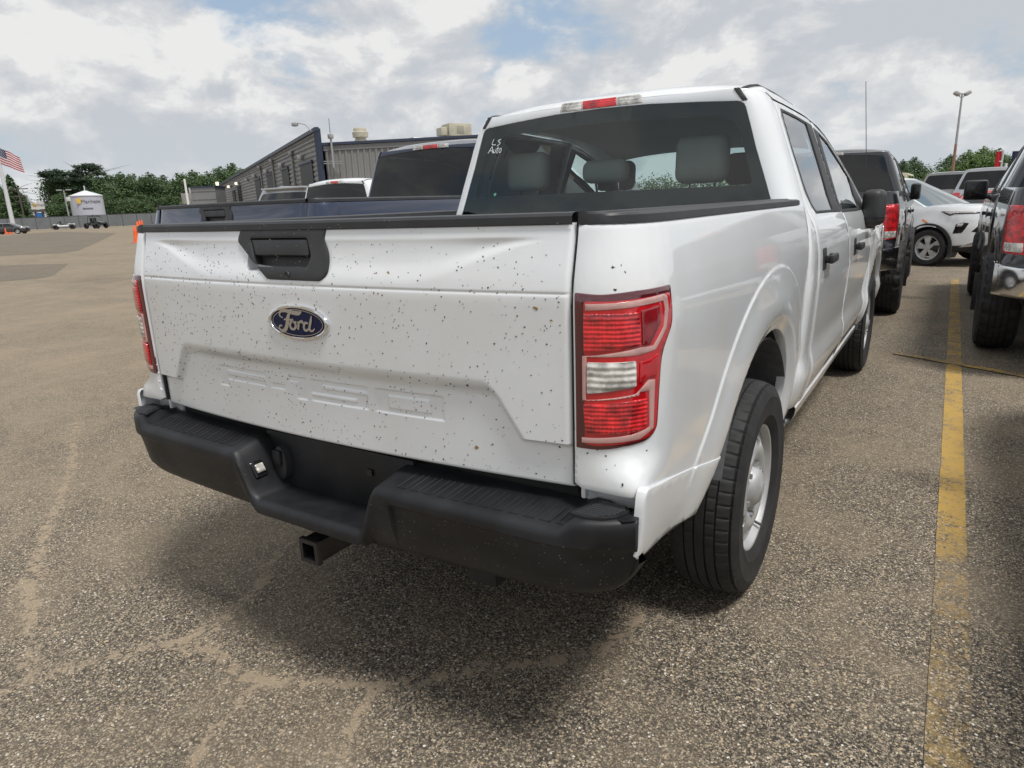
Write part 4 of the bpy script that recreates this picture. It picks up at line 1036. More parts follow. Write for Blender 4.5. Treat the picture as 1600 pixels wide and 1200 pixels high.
def crown_mesh(seed, blobs, n, size):
    r = np.random.default_rng(seed); vs = []; fs = []
    wts = np.array([b[3]*b[4] for b in blobs]); wts /= wts.sum()
    for bi, (cx, cy, cz, rr, rz_) in enumerate(blobs):
        k = int(n*wts[bi]); d = r.normal(size=(k, 3)); d /= np.linalg.norm(d, axis=1)[:, None]
        rad = (r.random(k)**.38)*(1+.25*np.sin(d[:, 0]*5+bi)*np.cos(d[:, 1]*4+bi*2)+.12*r.normal(size=k))
        p = np.array([cx, cy, cz])+d*rad[:, None]*np.array([rr, rr, rz_])
        for q, dd in zip(p, d):
            s = size*(.5+r.random()); a = r.normal(size=3); a /= np.linalg.norm(a); nrm = dd+.8*r.normal(size=3)+np.array([0, 0, .5]); e1 = np.cross(nrm, a); e1 /= np.linalg.norm(e1)+1e-9; e2 = np.cross(nrm, e1); e2 /= np.linalg.norm(e2)+1e-9
            i = len(vs); vs += [q-e1*s*.6, q-e2*s*.35+e1*s*.1, q+e1*s*.6, q+e2*s*.35-e1*s*.1]; fs.append((i, i+1, i+2, i+3))
    me = bpy.data.meshes.new('crown'); me.from_pydata([tuple(v) for v in vs], [], fs); return me
def trunk_mesh(h, r0, limbs, seed):
    r = random.Random(seed); bm = B()
    btube(bm, [(0, 0, -.3), (.1*r.random(), .1, h*.35), (.3*r.random()-.15, .2*r.random(), h*.7), (0, 0, h)], [r0, r0*.8, r0*.55, r0*.2], 8)
    for k in range(limbs):
        a = r.random()*6.28; z0 = h*(.35+.5*r.random()); ln = h*(.2+.22*r.random())
        btube(bm, [(0, 0, z0), (math.cos(a)*ln*.5, math.sin(a)*ln*.5, z0+ln*.35), (math.cos(a)*ln, math.sin(a)*ln, z0+ln*.55)], [r0*.35, r0*.22, r0*.07], 5)
    me = bpy.data.meshes.new('trunk'); bm.to_mesh(me); bm.free(); me.materials.append(BARK); return me
def blob_set(seed, H, Rr, low=.25, n=11):
    r = random.Random(seed); out = []
    for k in range(n):
        t = k/(n-1); z = H*(low+(1-low)*.92*t); wd = Rr*(math.sin(PI*min(1, (t*.8+.22)))**.7)
        a = r.random()*6.28; d = wd*.55*r.random()**.5; s = wd*(.42+.25*r.random())+.5
        out.append((math.cos(a)*d, math.sin(a)*d, z, s, s*(.62+.2*r.random())))
    return out
TREES = {}
def tree_proto(kind, i):
    k = (kind, i)
    if k not in TREES:
        if kind == 'broad': H = 16; bl = blob_set(10+i, H, 6.2, .16, 15); me = crown_mesh(i, bl, 9500, .44); tm = trunk_mesh(12, .35, 7, i)
        elif kind == 'pine':
            H = 26; r = random.Random(i); bl = [(r.uniform(-3.4, 3.4)*(1-.5*abs(q-.4)), r.uniform(-2.6, 2.6), 16.5+8.2*q+r.uniform(-.5, .5), r.uniform(1.0, 1.9), r.uniform(.8, 1.35)) for q in [r.random() for _ in range(20)]]; me = crown_mesh(40+i, bl, 4200, .42); tm = trunk_mesh(24, .34, 12, i)
        elif kind == 'conifer': H = 16; bl = [((.3*(k % 3-1)), .3*((k*2) % 3-1), 2+13*k/12, 4.2*(1-k/13)+.5, 1.1) for k in range(13)]; me = crown_mesh(60+i, bl, 2600, .7); tm = trunk_mesh(15, .3, 4, i)
        TREES[k] = (me, tm)
    return TREES[k]
def tree(name, label, loc, h, wd, kind='broad', i=0, leaf=None, group=None):
    me, tm = tree_proto(kind, i); hb = {'broad': 16, 'pine': 26, 'conifer': 16}[kind]; wb = {'broad': 12.4, 'pine': 10.5, 'conifer': 9.4}[kind]
    T = thing(name, label, 'tree', loc, RNG.random()*6.28, group)
    m2 = leaf or LEAF
    key = (me.name, m2.name)
    if key not in TREES: c = me.copy(); c.materials.clear(); c.materials.append(m2); TREES[key] = c
    for nm, q in (('crown', TREES[key]), ('trunk', tm)):
        o = bpy.data.objects.new(nm, q); C.objects.link(o); o.parent = T; o.scale = (wd/wb, wd/wb, h/hb)
    return T
# ------------------------------------------------------------------ ground
def gp(px, py):
    d = CF+CR*(px-800)/FPX-CU*(py-600)/FPX; t = -CAM[2]/d[2]; return CAM[:2]+d[:2]*t
def ground():
    def lines(a, b, fine, far):
        c = list(np.arange(a, b+1e-6, fine)); v = fine
        while c[-1] < far: v *= 1.16; c.append(c[-1]+v)
        v = fine
        while c[0] > -far: v *= 1.16; c.insert(0, c[0]-v)
        return np.array(c)
    xs = lines(-3.2, 3.2, .022, 1600); ys = lines(-1.4, 5.6, .025, 1600)
    X, Y = np.meshgrid(xs, ys, indexing='ij')
    cr = [[(-60, 1110), (0, 1082), (60, 1057), (125, 1037), (190, 1025), (240, 1005), (280, 1004), (340, 1020), (370, 1050), (400, 1063), (520, 1066), (600, 1070), (680, 1060), (750, 1045), (850, 1035), (940, 1015), (1010, 960)],
          [(280, 1004), (310, 990), (350, 965), (400, 920), (425, 880), (465, 840)], [(400, 1063), (370, 1100), (325, 1150), (290, 1210)], [(600, 1070), (565, 1105), (540, 1150), (520, 1215)],
          [(60, 1057), (40, 1020), (45, 980), (50, 900), (75, 820), (110, 740), (120, 660)]]
    wd = [.024, .018, .014, .015, .024]
    D = np.zeros_like(X)
    r = RNG; near = (np.abs(X) < 4) & (Y > -2) & (Y < 6)
    Xn, Yn = X[near], Y[near]; acc = np.zeros(Xn.shape)
    for li, (pl, w_) in enumerate(zip(cr, wd)):
        P = np.array([gp(*p) for p in pl])
        for a, b in zip(P[:-1], P[1:]):
            d = b-a; t = np.clip(((Xn-a[0])*d[0]+(Yn-a[1])*d[1])/(d@d+1e-9), 0, 1); q = np.hypot(Xn-a[0]-t*d[0], Yn-a[1]-t*d[1]); acc = np.maximum(acc, np.exp(-(q/(2.3*w_))**1.25))
    c = gp(50, 905); acc = np.maximum(acc, 1.0*np.exp(-(((Xn-c[0])/.10)**2+((Yn-c[1])/.13)**2)))
    c = gp(110, 700); acc = np.maximum(acc, .45*np.exp(-(((Xn-c[0])/.5)**2+((Yn-c[1])/.30)**2)))
    c = gp(1290, 1080); acc = np.maximum(acc, .42*np.exp(-(((Xn-c[0])/.16)**2+((Yn-c[1])/.5)**2)))
    D[near] = acc
    n, m_ = X.shape
    co = np.stack([X, Y, np.zeros_like(X)], -1).reshape(-1, 3)
    i, j = np.meshgrid(np.arange(n-1), np.arange(m_-1), indexing='ij'); a = (i*m_+j).ravel(); f = np.stack([a, a+m_, a+m_+1, a+1], 1)
    me = bpy.data.meshes.new('asphalt_ground'); me.from_pydata(co, [], f); at_ = me.attributes.new('sand', 'FLOAT', 'POINT'); at_.data.foreach_set('value', D.reshape(-1).astype(np.float32))
    return tag(link('asphalt_ground', me, asphalt('worn_asphalt')), kind='structure')
def asphalt(name, patch=False, paint=None):
    m = bpy.data.materials.new(name); m.use_nodes = True; t = NT(m.node_tree); b = t.n['Principled BSDF']
    pos = t.add('ShaderNodeNewGeometry').outputs['Position']
    big = t.noise(pos, .33, 4, .55, .4); mid = t.noise(pos, 1.7, 5, .6, .5); fine = t.noise(pos, 9, 5, .65, .4)
    streak = t.noise(t.vmath('MULTIPLY', pos, (.12, .5, 1)), .9, 4, .6, .6)
    v1 = t.add('ShaderNodeTexVoronoi', {'Vector': pos, 'Scale': 158.0, 'Randomness': 1.0}); v2 = t.add('ShaderNodeTexVoronoi', {'Vector': pos, 'Scale': 310.0, 'Randomness': 1.0})
    s1 = t.add('ShaderNodeSeparateColor', {0: v1.outputs['Color']}); s2 = t.add('ShaderNodeSeparateColor', {0: v2.outputs['Color']})
    stops = [(0.0, (.022, .020, .018)), (.20, (.044, .040, .036)), (.36, (.090, .077, .061)), (.53, (.152, .127, .096)), (.72, (.25, .212, .160)), (.87, (.45, .385, .295)), (.96, (.50, .37, .22)), (1.0, (.78, .75, .69))]
    c1 = t.ramp(s1.outputs[0], stops); c2 = t.ramp(s2.outputs[1], stops)
    stone = t.mix(t.smooth(s1.outputs[2], .38, .46), c2, c1)
    gap = t.smooth(v1.outputs['Distance'], .50, .78); stone = t.mix(t.math('MULTIPLY', gap, .6), stone, (.03, .027, .024))
    dust = t.math('ADD', t.math('MULTIPLY', t.smooth(mid, .40, .66), .42), t.math('ADD', t.math('MULTIPLY', t.smooth(big, .38, .64), .30), t.math('MULTIPLY', t.smooth(fine, .45, .72), .12)))
    # farther off the worn, sun-bleached lot reads paler: wear increases away from the parked rows
    far = t.smooth(t.add('ShaderNodeSeparateXYZ', {0: pos}).outputs[0], -1.5, -7.5)
    dust = t.math('ADD', dust, t.math('MULTIPLY', far, .42))
    col = t.mix(t.math('MULTIPLY', dust, .80, clamp=True), stone, t.mix(fine, (.235, .185, .128), (.33, .268, .19)))
    sand = t.add('ShaderNodeAttribute', attribute_name='sand').outputs['Fac']
    rag = t.noise(pos, 42, 5, .7, .6); rg2 = t.noise(pos, 15, 5, .7, .8); sm = t.smooth(t.math('ADD', sand, t.math('ADD', t.math('MULTIPLY', t.math('SUBTRACT', rg2, .5), 2.9), t.math('MULTIPLY', t.math('SUBTRACT', rag, .5), 1.9))), .62, 1.05); sm = t.math('MULTIPLY', sm, t.smooth(sand, .05, .3))
    sm = t.math('MULTIPLY', sm, t.math('ADD', .5, t.math('MULTIPLY', s2.outputs[0], .45)))
    col = t.mix(sm, col, (.36, .285, .20))
    col = t.mix(t.math('MULTIPLY', t.smooth(streak, .50, .72), .42), col, t.mix(.5, (.05, .045, .04), col))
    if patch: col = t.mix(.45, col, (.075, .070, .062))
    if paint:
        wear = t.noise(pos, 34, 6, .72, .6); w2 = t.noise(pos, 5, 4, .6, .3); sp = t.add('ShaderNodeSeparateXYZ', {0: pos})
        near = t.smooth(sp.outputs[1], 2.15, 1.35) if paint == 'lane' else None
        ex = t.math('ADD', t.math('MULTIPLY', wear, .62), t.math('MULTIPLY', w2, .38))
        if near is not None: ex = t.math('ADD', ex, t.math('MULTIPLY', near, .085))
        farw = t.smooth(sp.outputs[1], 4.4, 6.0); ex = t.math('ADD', ex, t.math('MULTIPLY', farw, .06))
        if paint == 'cross': ex = t.math('ADD', ex, .02)
        worn = t.smooth(ex, .515, .60)
        worn = t.math('MAXIMUM', worn, t.math('MULTIPLY', t.smooth(s1.outputs[0], .86, .94), .35))
        yel = t.mix(t.smooth(w2, .35, .7), (.44, .285, .075), (.36, .235, .075)); yel = t.mix(t.math('MULTIPLY', t.smooth(wear, .5, .7), .6), yel, (.30, .20, .07))
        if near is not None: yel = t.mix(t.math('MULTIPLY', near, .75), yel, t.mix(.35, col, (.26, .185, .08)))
        col = t.mix(t.math('MULTIPLY', worn, .93), yel, col)
    t.l.new(col, b.inputs['Base Color']); b.inputs['Roughness'].default_value = .86; b.inputs['Specular IOR Level'].default_value = .35
    h = t.math('ADD', t.math('MULTIPLY', v1.outputs['Distance'], -.9), t.math('MULTIPLY', s1.outputs[0], .55))
    bn = t.add('ShaderNodeBump', {'Height': h, 'Strength': .45 if paint else .65, 'Distance': .0025}); b2 = t.add('ShaderNodeBump', {'Height': mid, 'Strength': .25, 'Distance': .03, 'Normal': bn.outputs[0]})
    t.l.new(b2.outputs[0], b.inputs['Normal']); return m
ground()
def sheet(name, pts, z, m):
    return tag(pyobj(name, [(p[0], p[1], z) for p in pts], [tuple(range(len(pts)))], m), kind='structure')
PATCH = asphalt('newer_asphalt', patch=True)
sheet('asphalt_patch', [gp(108, 412), gp(96, 421), gp(84, 430), gp(68, 434), gp(0, 440), gp(-110, 448), gp(-110, 420), gp(0, 415)][::-1], .004, PATCH)
sheet('asphalt_patch', [gp(182, 364), gp(154, 378), gp(122, 392), gp(90, 396), gp(0, 400), gp(-110, 404), gp(-110, 377), gp(0, 369), gp(87, 362)][::-1], .004, PATCH)
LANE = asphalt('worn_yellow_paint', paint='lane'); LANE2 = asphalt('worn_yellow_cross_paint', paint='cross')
def strip(name, a, b, wd, z, m, n=30):
    a = np.array(a); b = np.array(b); d = (b-a)/np.linalg.norm(b-a); p = np.array([-d[1], d[0]]); r = random.Random(3)
    L_ = [a+(b-a)*i/n+p*(wd/2+r.uniform(-.0018, .0018)) for i in range(n+1)]; R_ = [a+(b-a)*i/n-p*(wd/2+r.uniform(-.0018, .0018)) for i in range(n+1)]
    return sheet(name, R_+L_[::-1], z, m)
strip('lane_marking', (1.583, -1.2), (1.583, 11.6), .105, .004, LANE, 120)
strip('lane_marking', (1.14, 5.52), (4.9, 3.40), .095, .008, LANE2, 60)

# ------------------------------------------------------------------ the white pickup
HERO, HTG = pickup('big white crew cab pickup with bug-specked tailgate and black step bumper', WHITE, (0, 0, 0))
bump_w = step_bumper(HERO)
def specks(name, parent, S, n, u0, u1, v0, v1, off, m, seed, s0=.0011, s1=.0030, big=8):
    r = np.random.default_rng(seed); bm = B()
    for k in range(n):
        u, v = r.uniform(u0, u1), r.uniform(v0, v1)
        if r.random() < .45 and k: u = np.clip(pu+r.normal()*.05, u0, u1); v = np.clip(pv+r.normal()*.03, v0, v1)
        pu, pv = u, v
        s = r.uniform(s0, s1)*(1 if k > big else 2.4); a = r.random()*6.28; el = r.uniform(.35, .8); q = []
        nn = 5 if k > big else 9
        for i in range(nn):
            t = 2*PI*i/nn; rr = s*(r.uniform(.7, 1.2) if k > big else r.uniform(.3, 1.3)); x = rr*math.cos(t); y = rr*math.sin(t)*el; q.append((u+x*math.cos(a)-y*math.sin(a), v+x*math.sin(a)+y*math.cos(a)))
        P = S(np.array([p[0] for p in q]), np.array([p[1] for p in q])); h = 1e-3; c = S(np.array(u), np.array(v)); N = np.cross(S(np.array(u+h), np.array(v))-c, S(np.array(u), np.array(v+h))-c); N = N/np.linalg.norm(N)
        top = [bm.verts.new(p+N*off) for p in P]; bm.faces.new(top); lo_ = [bm.verts.new(p-N*.0006) for p in P]
        for i in range(nn): bm.faces.new((top[i], lo_[i], lo_[(i+1) % nn], top[(i+1) % nn]))
    return tag(obj(name, bm, m, parent, 20), kind='stuff')
BUG = mat('dried_insects', (.035, .03, .024), .8, var=(300, 2.2)); BUG2 = mat('pale_insects', (.33, .30, .25), .8, var=(300, .6))
specks('bug_specks', HTG, tg_surf, 1300, -.765, .77, .80, 1.33, .0007, BUG, 5, .0006, .0027, 14)
specks('bug_specks', HTG, tg_surf, 26, -.74, .75, .84, 1.30, .0007, mat('tan_insects', (.30, .20, .09), .8), 15, .0012, .0035, 5)
specks('bug_specks', HERO, bed_s, 34, .02, .20, .82, 1.34, .0007, BUG, 6)
specks('bug_specks', HTG, lambda u, v: tg_s(u, v)-np.array([0, .0042, 0]), 34, -.20, .10, 1.25, 1.345, .0006, BUG2, 8, .0006, .0014, 0)
specks('bug_specks', HTG, lambda u, v: tg_s(u, v)-np.array([0, .0105, 0]), 40, -.76, .77, 1.355, 1.385, .0006, BUG2, 9, .0006, .0014, 0)
def bface(u, v): return np.stack([u+0*v, -.085+.012*(np.abs(u)/.7)**2+.10*np.maximum(0, (np.abs(u)-.70)/.262)**3.2+.02*(.69-v)/.1-.012+0*u, v+0*u], -1)
def bump_front():
    """the face of the bumper, read back from its mesh so that specks lie on it"""
    from mathutils.bvhtree import BVHTree
    me = bump_w.data; tr = BVHTree.FromPolygons([v.co[:] for v in me.vertices], [p.vertices[:] for p in me.polygons]); r = np.random.default_rng(4); bm = B()
    for k in range(260):
        x = r.uniform(.25, .93) if k % 3 else r.uniform(-.93, -.25); z = r.uniform(.57, .70)
        if k % 7 == 0: x = r.uniform(-.9, .9)
        hit = tr.ray_cast(Vector((x, -1, z)), Vector((0, 1, 0)))
        if hit[0] is None: continue
        p, n = hit[0], hit[1]
        if n.y > 0: n = -n
        e1 = n.cross(Vector((0, 0, 1))).normalized(); e2 = n.cross(e1); s = r.uniform(.0006, .0018)*(1.8 if k % 23 == 0 else 1); a = r.random()*6.28; el = r.uniform(.25, .9)
        q = []
        for i in range(5):
            t = 2*PI*i/5; cx, cy = s*math.cos(t), s*math.sin(t)*el; q.append(bm.verts.new(p+n*.0007+e1*(cx*math.cos(a)-cy*math.sin(a))+e2*(cx*math.sin(a)+cy*math.cos(a))))
        bm.faces.new(q)
    tag(obj('bug_specks', bm, BUG2, bump_w, 20), kind='stuff')
bump_front()
# note brushed on the rear window
bm = B(); K = -.0015
def wr_(pts, w_=.0036): ribbon(bm, pts, w_, cb_s, .0012, .0006)
LS_STROKES = [[(-.706, 1.737), (-.709, 1.712), (-.682, 1.709)], [(-.652, 1.733), (-.672, 1.727), (-.650, 1.713), (-.672, 1.703)], [(-.722, 1.669), (-.704, 1.700), (-.690, 1.669)], [(-.714, 1.681), (-.694, 1.681)], [(-.686, 1.687), (-.684, 1.671), (-.672, 1.672), (-.671, 1.688)],
    [(-.660, 1.700), (-.660, 1.670), (-.652, 1.669)], [(-.668, 1.690), (-.650, 1.690)], ell(-.639, 1.679, .008, .010, 10)+[(-.631, 1.679)]]
for l in LS_STROKES: wr_(l)
wm = obj('window_writing', bm, mat('paint_marker', (.75, .78, .78), .7), HERO, 60)
panel('window_sticker', cb_s, ell(-.604, 1.462, .009, .008, 20), mat('green_sticker', (.10, .32, .22), .5), HERO, sp=.01, r=0, t=0, off=.0004)
tube('aerial', [(.878, 4.75, 1.19), (.862, 4.70, 1.5), (.81, 4.60, 2.171)], [.0035, .0028, .002], PLAST, HERO, 8)
# painted hinge ends and shadow gap at the bumper corners
for s in (1, -1): box('hinge_bracket', (s*.806, .035, .780), (.012, .02, .036), WHITE, HERO, .004)

# ------------------------------------------------------------------ neighbouring pickups
BT, _b = pickup('dark blue pickup with black rail caps parked between the white pickup and the grey building', BLUE, (-2.70, 1.68, 0), ext=.42, lift=.10, detail=False, windows=GL_DARK, inter=False, tyreR=.41)
step_bumper(BT, .10, CHROMED, False)
def chrome_bumper(T, Z=0.0):
    def P(i, j):
        a = -1+2*i/40; x = .985*a; pr = [(.02, .80), (-.10, .805), (-.155, .80), (-.165, .78), (-.155, .70), (-.13, .60), (-.10, .575), (.0, .58)][j]
        e = max(0, (abs(a)-.72)/.28); return (x, min(.06, pr[0]+.20*e**2.4), pr[1]+.02*e**2+Z)
    b = grid('rear_bumper', P, 40, 7, CHROMEB, T, 50)
    box('step_pad', (0, -.06, .812+Z), (1.2, .12, .012), PLAST, b, .004)
    for s in (1, -1): box('mud_flap', (s*.90, 1.72, .42), (.30, .012, .36), PLAST, T, .004)
    return b
RB, _b = pickup('black pickup with chrome bumper and off-road tyres nosed in ahead of the white pickup', BLACKP, (.03, 6.75, 0), style='round', lift=.02, detail=False, windows=GL_DARK, inter=False, tyreR=.42, tyreW=.30, wstyle='offroad', group='black pickups with chrome bumpers', fold=False)
chrome_bumper(RB, .02); RB.rotation_euler = (0, 0, .02)
R2 = dup(RB, (2.735, 5.0, 0), 0, 'black pickup with chrome bumper on the far side of the yellow stripe')
# the neighbour whose shade lies along the lane stripe
R3, _b, _c = car('sedan', 'white sedan just beyond the picture edge, shading the yellow lane stripe', 'car', WHITE, (3.02, -1.0, 0), 0, L=5.1, W=.94, H=1.50, belt=1.02, tail=1.05, nose=.86, gh=(.5, 1.25, 2.9, 3.8), wr=.66, wy=(1.0, 4.0), R=.35, hood=(3.7, 4.9))
WB, _b = pickup('white pickup with black rear brake light housing parked in front of the corrugated grey building', WHITE, (-7.30, 5.25, 0), lift=.02, detail=False, windows=GL_DARK, inter=False)
ld_ = lambda px, py, d: tuple(at(px, py, d))
p = at(425, 300, 15.2)
VAN, _b, _c = car('sport_utility_vehicle', 'silver sport utility vehicle with dark rear glass beside the white pickup by the building', 'suv', SILVER, (p[0], p[1], 0), 0, L=5.2, W=1.0, H=1.93, belt=1.22, tail=1.15, nose=1.02, gh=(.05, .35, 3.2, 4.0), wr=.74, wy=(1.1, 4.1), R=.38, hood=(3.9, 5.0), rear='tall')
for s in (1, -1): tube('roof_rack', [(s*.62, .6, 1.90), (s*.64, .8, 1.955), (s*.64, 2.9, 1.955), (s*.62, 3.1, 1.90)], .018, GALV, VAN, 6)
box('roof_spoiler', (0, .36, 1.90), (1.3, .25, .04), SILVER, VAN, .015)
# white crossover
th = math.radians(-117); wl = np.array([.83, 3.42]); off_ = np.array([wl[0]*math.cos(th)-wl[1]*math.sin(th), wl[0]*math.sin(th)+wl[1]*math.cos(th)])
lc = np.array([1.13, 13.7])-off_
SUVT, _b, _c = car('crossover_car', 'white crossover with black wheel arch trim parked across the far end of the lane', 'car', WHITE, (lc[0], lc[1], 0), th, L=4.32, W=.90, H=1.64, belt=1.07, nose=.99, tail=1.05, gh=(.25, .85, 2.25, 3.28), wr=.60, wy=(.78, 3.42), R=.335, glassm=glass('pale_windscreen', (.30, .36, .36), ior=2.3), cladding=True, front='slim', hood=(3.2, 4.2))
p = at(1424, 290, 25); car('delivery_van', 'white van with cream roof behind the white crossover', 'van', WHITE, (p[0]-.95, p[1], 0), 0, L=5.4, W=.95, H=1.93, belt=1.25, nose=1.1, tail=1.2, gh=(.03, .1, 3.6, 4.4), wr=.80, wy=(1.1, 4.3), R=.36, roof=mat('cream_roof', (.62, .58, .40), .5))
p = at(1484, 290, 27); car('pickup_truck', 'pewter pickup with red brake light over its rear window under the tall light pole', 'pickup truck', BEIGE, (p[0], p[1]-1.9, 0), 0, L=5.7, W=.97, H=1.90, belt=1.30, tail=1.30, nose=1.1, gh=(1.8, 1.95, 3.5, 4.3), wr=.66, wy=(1.15, 4.6), R=.39, bed=(.12, 1.7), rear='tall', hood=(4.2, 5.4))
p = at(1514, 290, 31); car('sport_utility_vehicle', 'black sport utility vehicle between the pewter pickup and the silver one', 'suv', BLACKP, (p[0], p[1], 0), 0, L=4.9, W=.97, H=1.84, belt=1.2, tail=1.15, nose=1.0, gh=(.05, .35, 3.0, 3.8), wr=.72, wy=(1.0, 3.9), R=.38, hood=(3.7, 4.7), rear='tall')
p = at(1549, 290, 25); car('pickup_truck', 'silver pickup with dark rear glass under the red banner', 'pickup truck', SILVER, (p[0], p[1]-1.9, 0), 0, L=5.7, W=.98, H=1.93, belt=1.30, tail=1.30, nose=1.1, gh=(1.8, 1.95, 3.5, 4.3), wr=.68, wy=(1.15, 4.6), R=.39, bed=(.12, 1.7), rear='tall', hood=(4.2, 5.4))
p = at(1535, 330, 24); car('sedan', 'red car behind the wide mirror of a black pickup', 'car', REDP, (p[0]+.1, p[1]-3.2, 0), math.radians(0), L=4.6, W=.92, H=1.30, belt=.90, tail=.92, nose=.8, gh=(.7, 1.5, 2.6, 3.5), wr=.58, wy=(.95, 3.6), R=.34, hood=(3.4, 4.4))

# the row parked behind the viewer, which the glass and chrome mirror
for k, (x, y) in enumerate(((-4.3, -15.6), (-1.2, -15.2), (5.2, -15.4))): dup(RB, (x, y, 0), PI, ('first', 'second', 'third')[k]+' black pickup of the row parked behind the viewer, out of the picture')
# ------------------------------------------------------------------ metal building
WALL = mat('grey_wall_cladding', (.25, .255, .26), .5, metal=.1, var=(.4, .85)); WALL2 = mat('grey_gable_cladding', (.235, .235, .232), .5, metal=.05, var=(.4, .88)); NAVY = mat('navy_trim', (.03, .042, .075), .45); DOORM = mat('dark_door', (.012, .014, .018), .5)
BD = thing('metal_building', 'long grey corrugated metal building with navy trim and a row of dark doors', 'building')
c0 = at(497, 203, 46); az = math.radians(60.2); dl = np.array([-math.sin(az), math.cos(az), 0]); dr = np.array([math.cos(az), math.sin(az), 0])
Lw = 78.0; H0 = c0[2]
def wl_(t, z, o=0.0): q = c0[:2]+dl[:2]*t-dr[:2]*o; return (q[0], q[1], z)
def zt_(t): return H0-.012*t
n = 84; vs = []; fs = []
rib = .30; zz = []
z = 0.0
while z < H0: zz += [(z, 0), (z+.10, .07), (z+.2, .07), (z+.28, 0)]; z += rib
for z_, o in zz: vs += [wl_(0, min(z_, H0), o), wl_(Lw, min(z_, zt_(Lw)), o)]
for i in range(len(zz)-1): fs.append((2*i, 2*i+1, 2*i+3, 2*i+2))
pyobj('long_wall', vs, fs, WALL, BD, 10)
def sl(s): return .055*s if s < 26 else .055*26-.055*(s-26)
HR = 5.56
vs = []; fs = []; s = 0.0; st = []
while s < 22: st += [(s, 0), (s+.06, -.07), (s+.16, -.07), (s+.22, 0), (s+.40, 0)]; s += .40
def wr2(s_, z, o=0.0): q = c0[:2]+dr[:2]*(s_+.35)+dl[:2]*.0-(-dl[:2])*0+dl[:2]*(.30-o*-1); return (q[0], q[1], z)
for s_, o in st: vs += [wr2(s_, 0, o), wr2(s_, HR+sl(s_)-.35, o)]
for i in range(len(st)-1): fs.append((2*i, 2*i+2, 2*i+3, 2*i+1))
pyobj('gable_wall', vs, fs, WALL2, BD, 10)
def bar(name, a, b, wd, hh, m, par=BD):
    a = Vector(a); b = Vector(b); d = (b-a); M = d.to_track_quat('X', 'Z').to_matrix(); return box(name, (a+b)/2, (d.length, wd, hh), m, par, 0, M)
bar('roof_edge_trim', wl_(-.1, H0+.05, .1), wl_(Lw, zt_(Lw)+.05, .1), .25, .22, NAVY)
bar('corner_trim', wl_(0.12, 0, .05), wl_(.12, H0+.1, .05), .30, .30, NAVY)
e0 = wr2(-.2, HR+sl(-.2)-.1, -.12); e1 = wr2(22, HR+sl(22)-.1, -.12)
bar('gable_trim', e0, e1, .22, .16, NAVY)
g0 = wr2(-.1, HR-.36, -.05); g1 = wr2(22, HR+sl(22)-.36, -.05); bar('gable_gutter', g0, g1, .1, .30, WALL)
# body behind the faces
q = [wl_(0, 0, -.1), wl_(Lw, 0, -.1)]; dvec = np.append(dr[:2]*21.5, 0)
A0 = np.array(wl_(.6, 0, -.4)); A1 = np.array(wl_(Lw, 0, -.4)); B1 = A1+dvec; B0 = A0+dvec
def zz_(p, z): return (p[0], p[1], z)
hh = HR-.5
ra = HR-.12; rb = HR+sl(22)-.12
pyobj('roof', [zz_(A0, ra), zz_(A1, ra), zz_(B1, rb), zz_(B0, rb), zz_(A1, 0), zz_(B1, 0), zz_(B0, 0)], [(0, 3, 2, 1), (1, 2, 5, 4), (3, 6, 5, 2)], GALV, BD)
def wall_hit(px, py):
    d = CF+CR*(px-800)/FPX-CU*(py-600)/FPX; nrm = dr; t = ((c0-CAM)@nrm)/(d@nrm); P = CAM+d*t; return (P-c0)@dl, P[2]
for a, b_, tp in ((470.5, 490, 256), (441.6, 452.6, 265), (418, 428, 273.5), (399.5, 408, 281), (372, 377, 292), (364, 368, 300)):
    t0, z0 = wall_hit(b_, tp+ (0)); t1, z1 = wall_hit(a, tp)
    zt__ = (z0+z1)/2; mid = (t0+t1)/2
    dd = bar('door', wl_(t0, zt__/2, .06), wl_(t1, zt__/2, .06), .12, zt__, DOORM)
    M = Vector(dl).to_track_quat('X', 'Z').to_matrix()
    box('door_frame', wl_(mid, zt__+.06, .10), (abs(t1-t0)+.3, .2, .14), NAVY, dd, 0, M)
for px, py in ((459, 240), (428, 252), (409, 262)):
    t0, z0 = wall_hit(px, py); tube('downpipe', [wl_(t0, z0, .16), wl_(t0, 0, .16)], .09, WALL, BD, 8)
    box('rain_hopper', wl_(t0, z0, .18), (.35, .35, .3), WALL, BD, .02)
LAMPG = mat('lamp_housing', (.35, .35, .35), .5)
for px, py, lit in ((475, 246, 0), (444, 258, 0), (420, 268.6, 0), (401, 275.5, 0), (389, 281, 0), (375.6, 286, 1), (363, 291, 1)):
    t0, z0 = wall_hit(px, py)
    l = box('wall_lamp', wl_(t0, z0, .22), (.38, .38, .30), LAMPG, BD, .05)
    if lit:
        m = mat('lit_lamp', (.9, .8, .6), .5); m.node_tree.nodes['Principled BSDF'].inputs['Emission Color'].default_value = (1, .85, .6, 1); m.node_tree.nodes['Principled BSDF'].inputs['Emission Strength'].default_value = 1.2
        box('lamp_glass', wl_(t0, z0-.05, .45), (.28, .28, .26), m, l, .05)
t0, z0 = wall_hit(490, 201)
fl_ = tube('flood_light_arm', [wl_(.9, H0, .2), wl_(1.2, H0+.45, .5), wl_(1.5, H0+.55, .9)], .035, GALV, BD, 6); box('flood_light_head', wl_(1.6, H0+.48, 1.05), (.35, .3, .22), LAMPG, BD, .05)
def onG(px, py, o=-.12):
    d = CF+CR*(px-800)/FPX-CU*(py-600)/FPX; c1 = np.array(wr2(0, 0, o)); t = ((c1-CAM)@dl)/(d@dl); return CAM+d*t
a = onG(522, 262, -.4); b_ = onG(513, 185, -.4); a[0:2] = (a[0:2]+b_[0:2])/2; b_[0:2] = a[0:2]
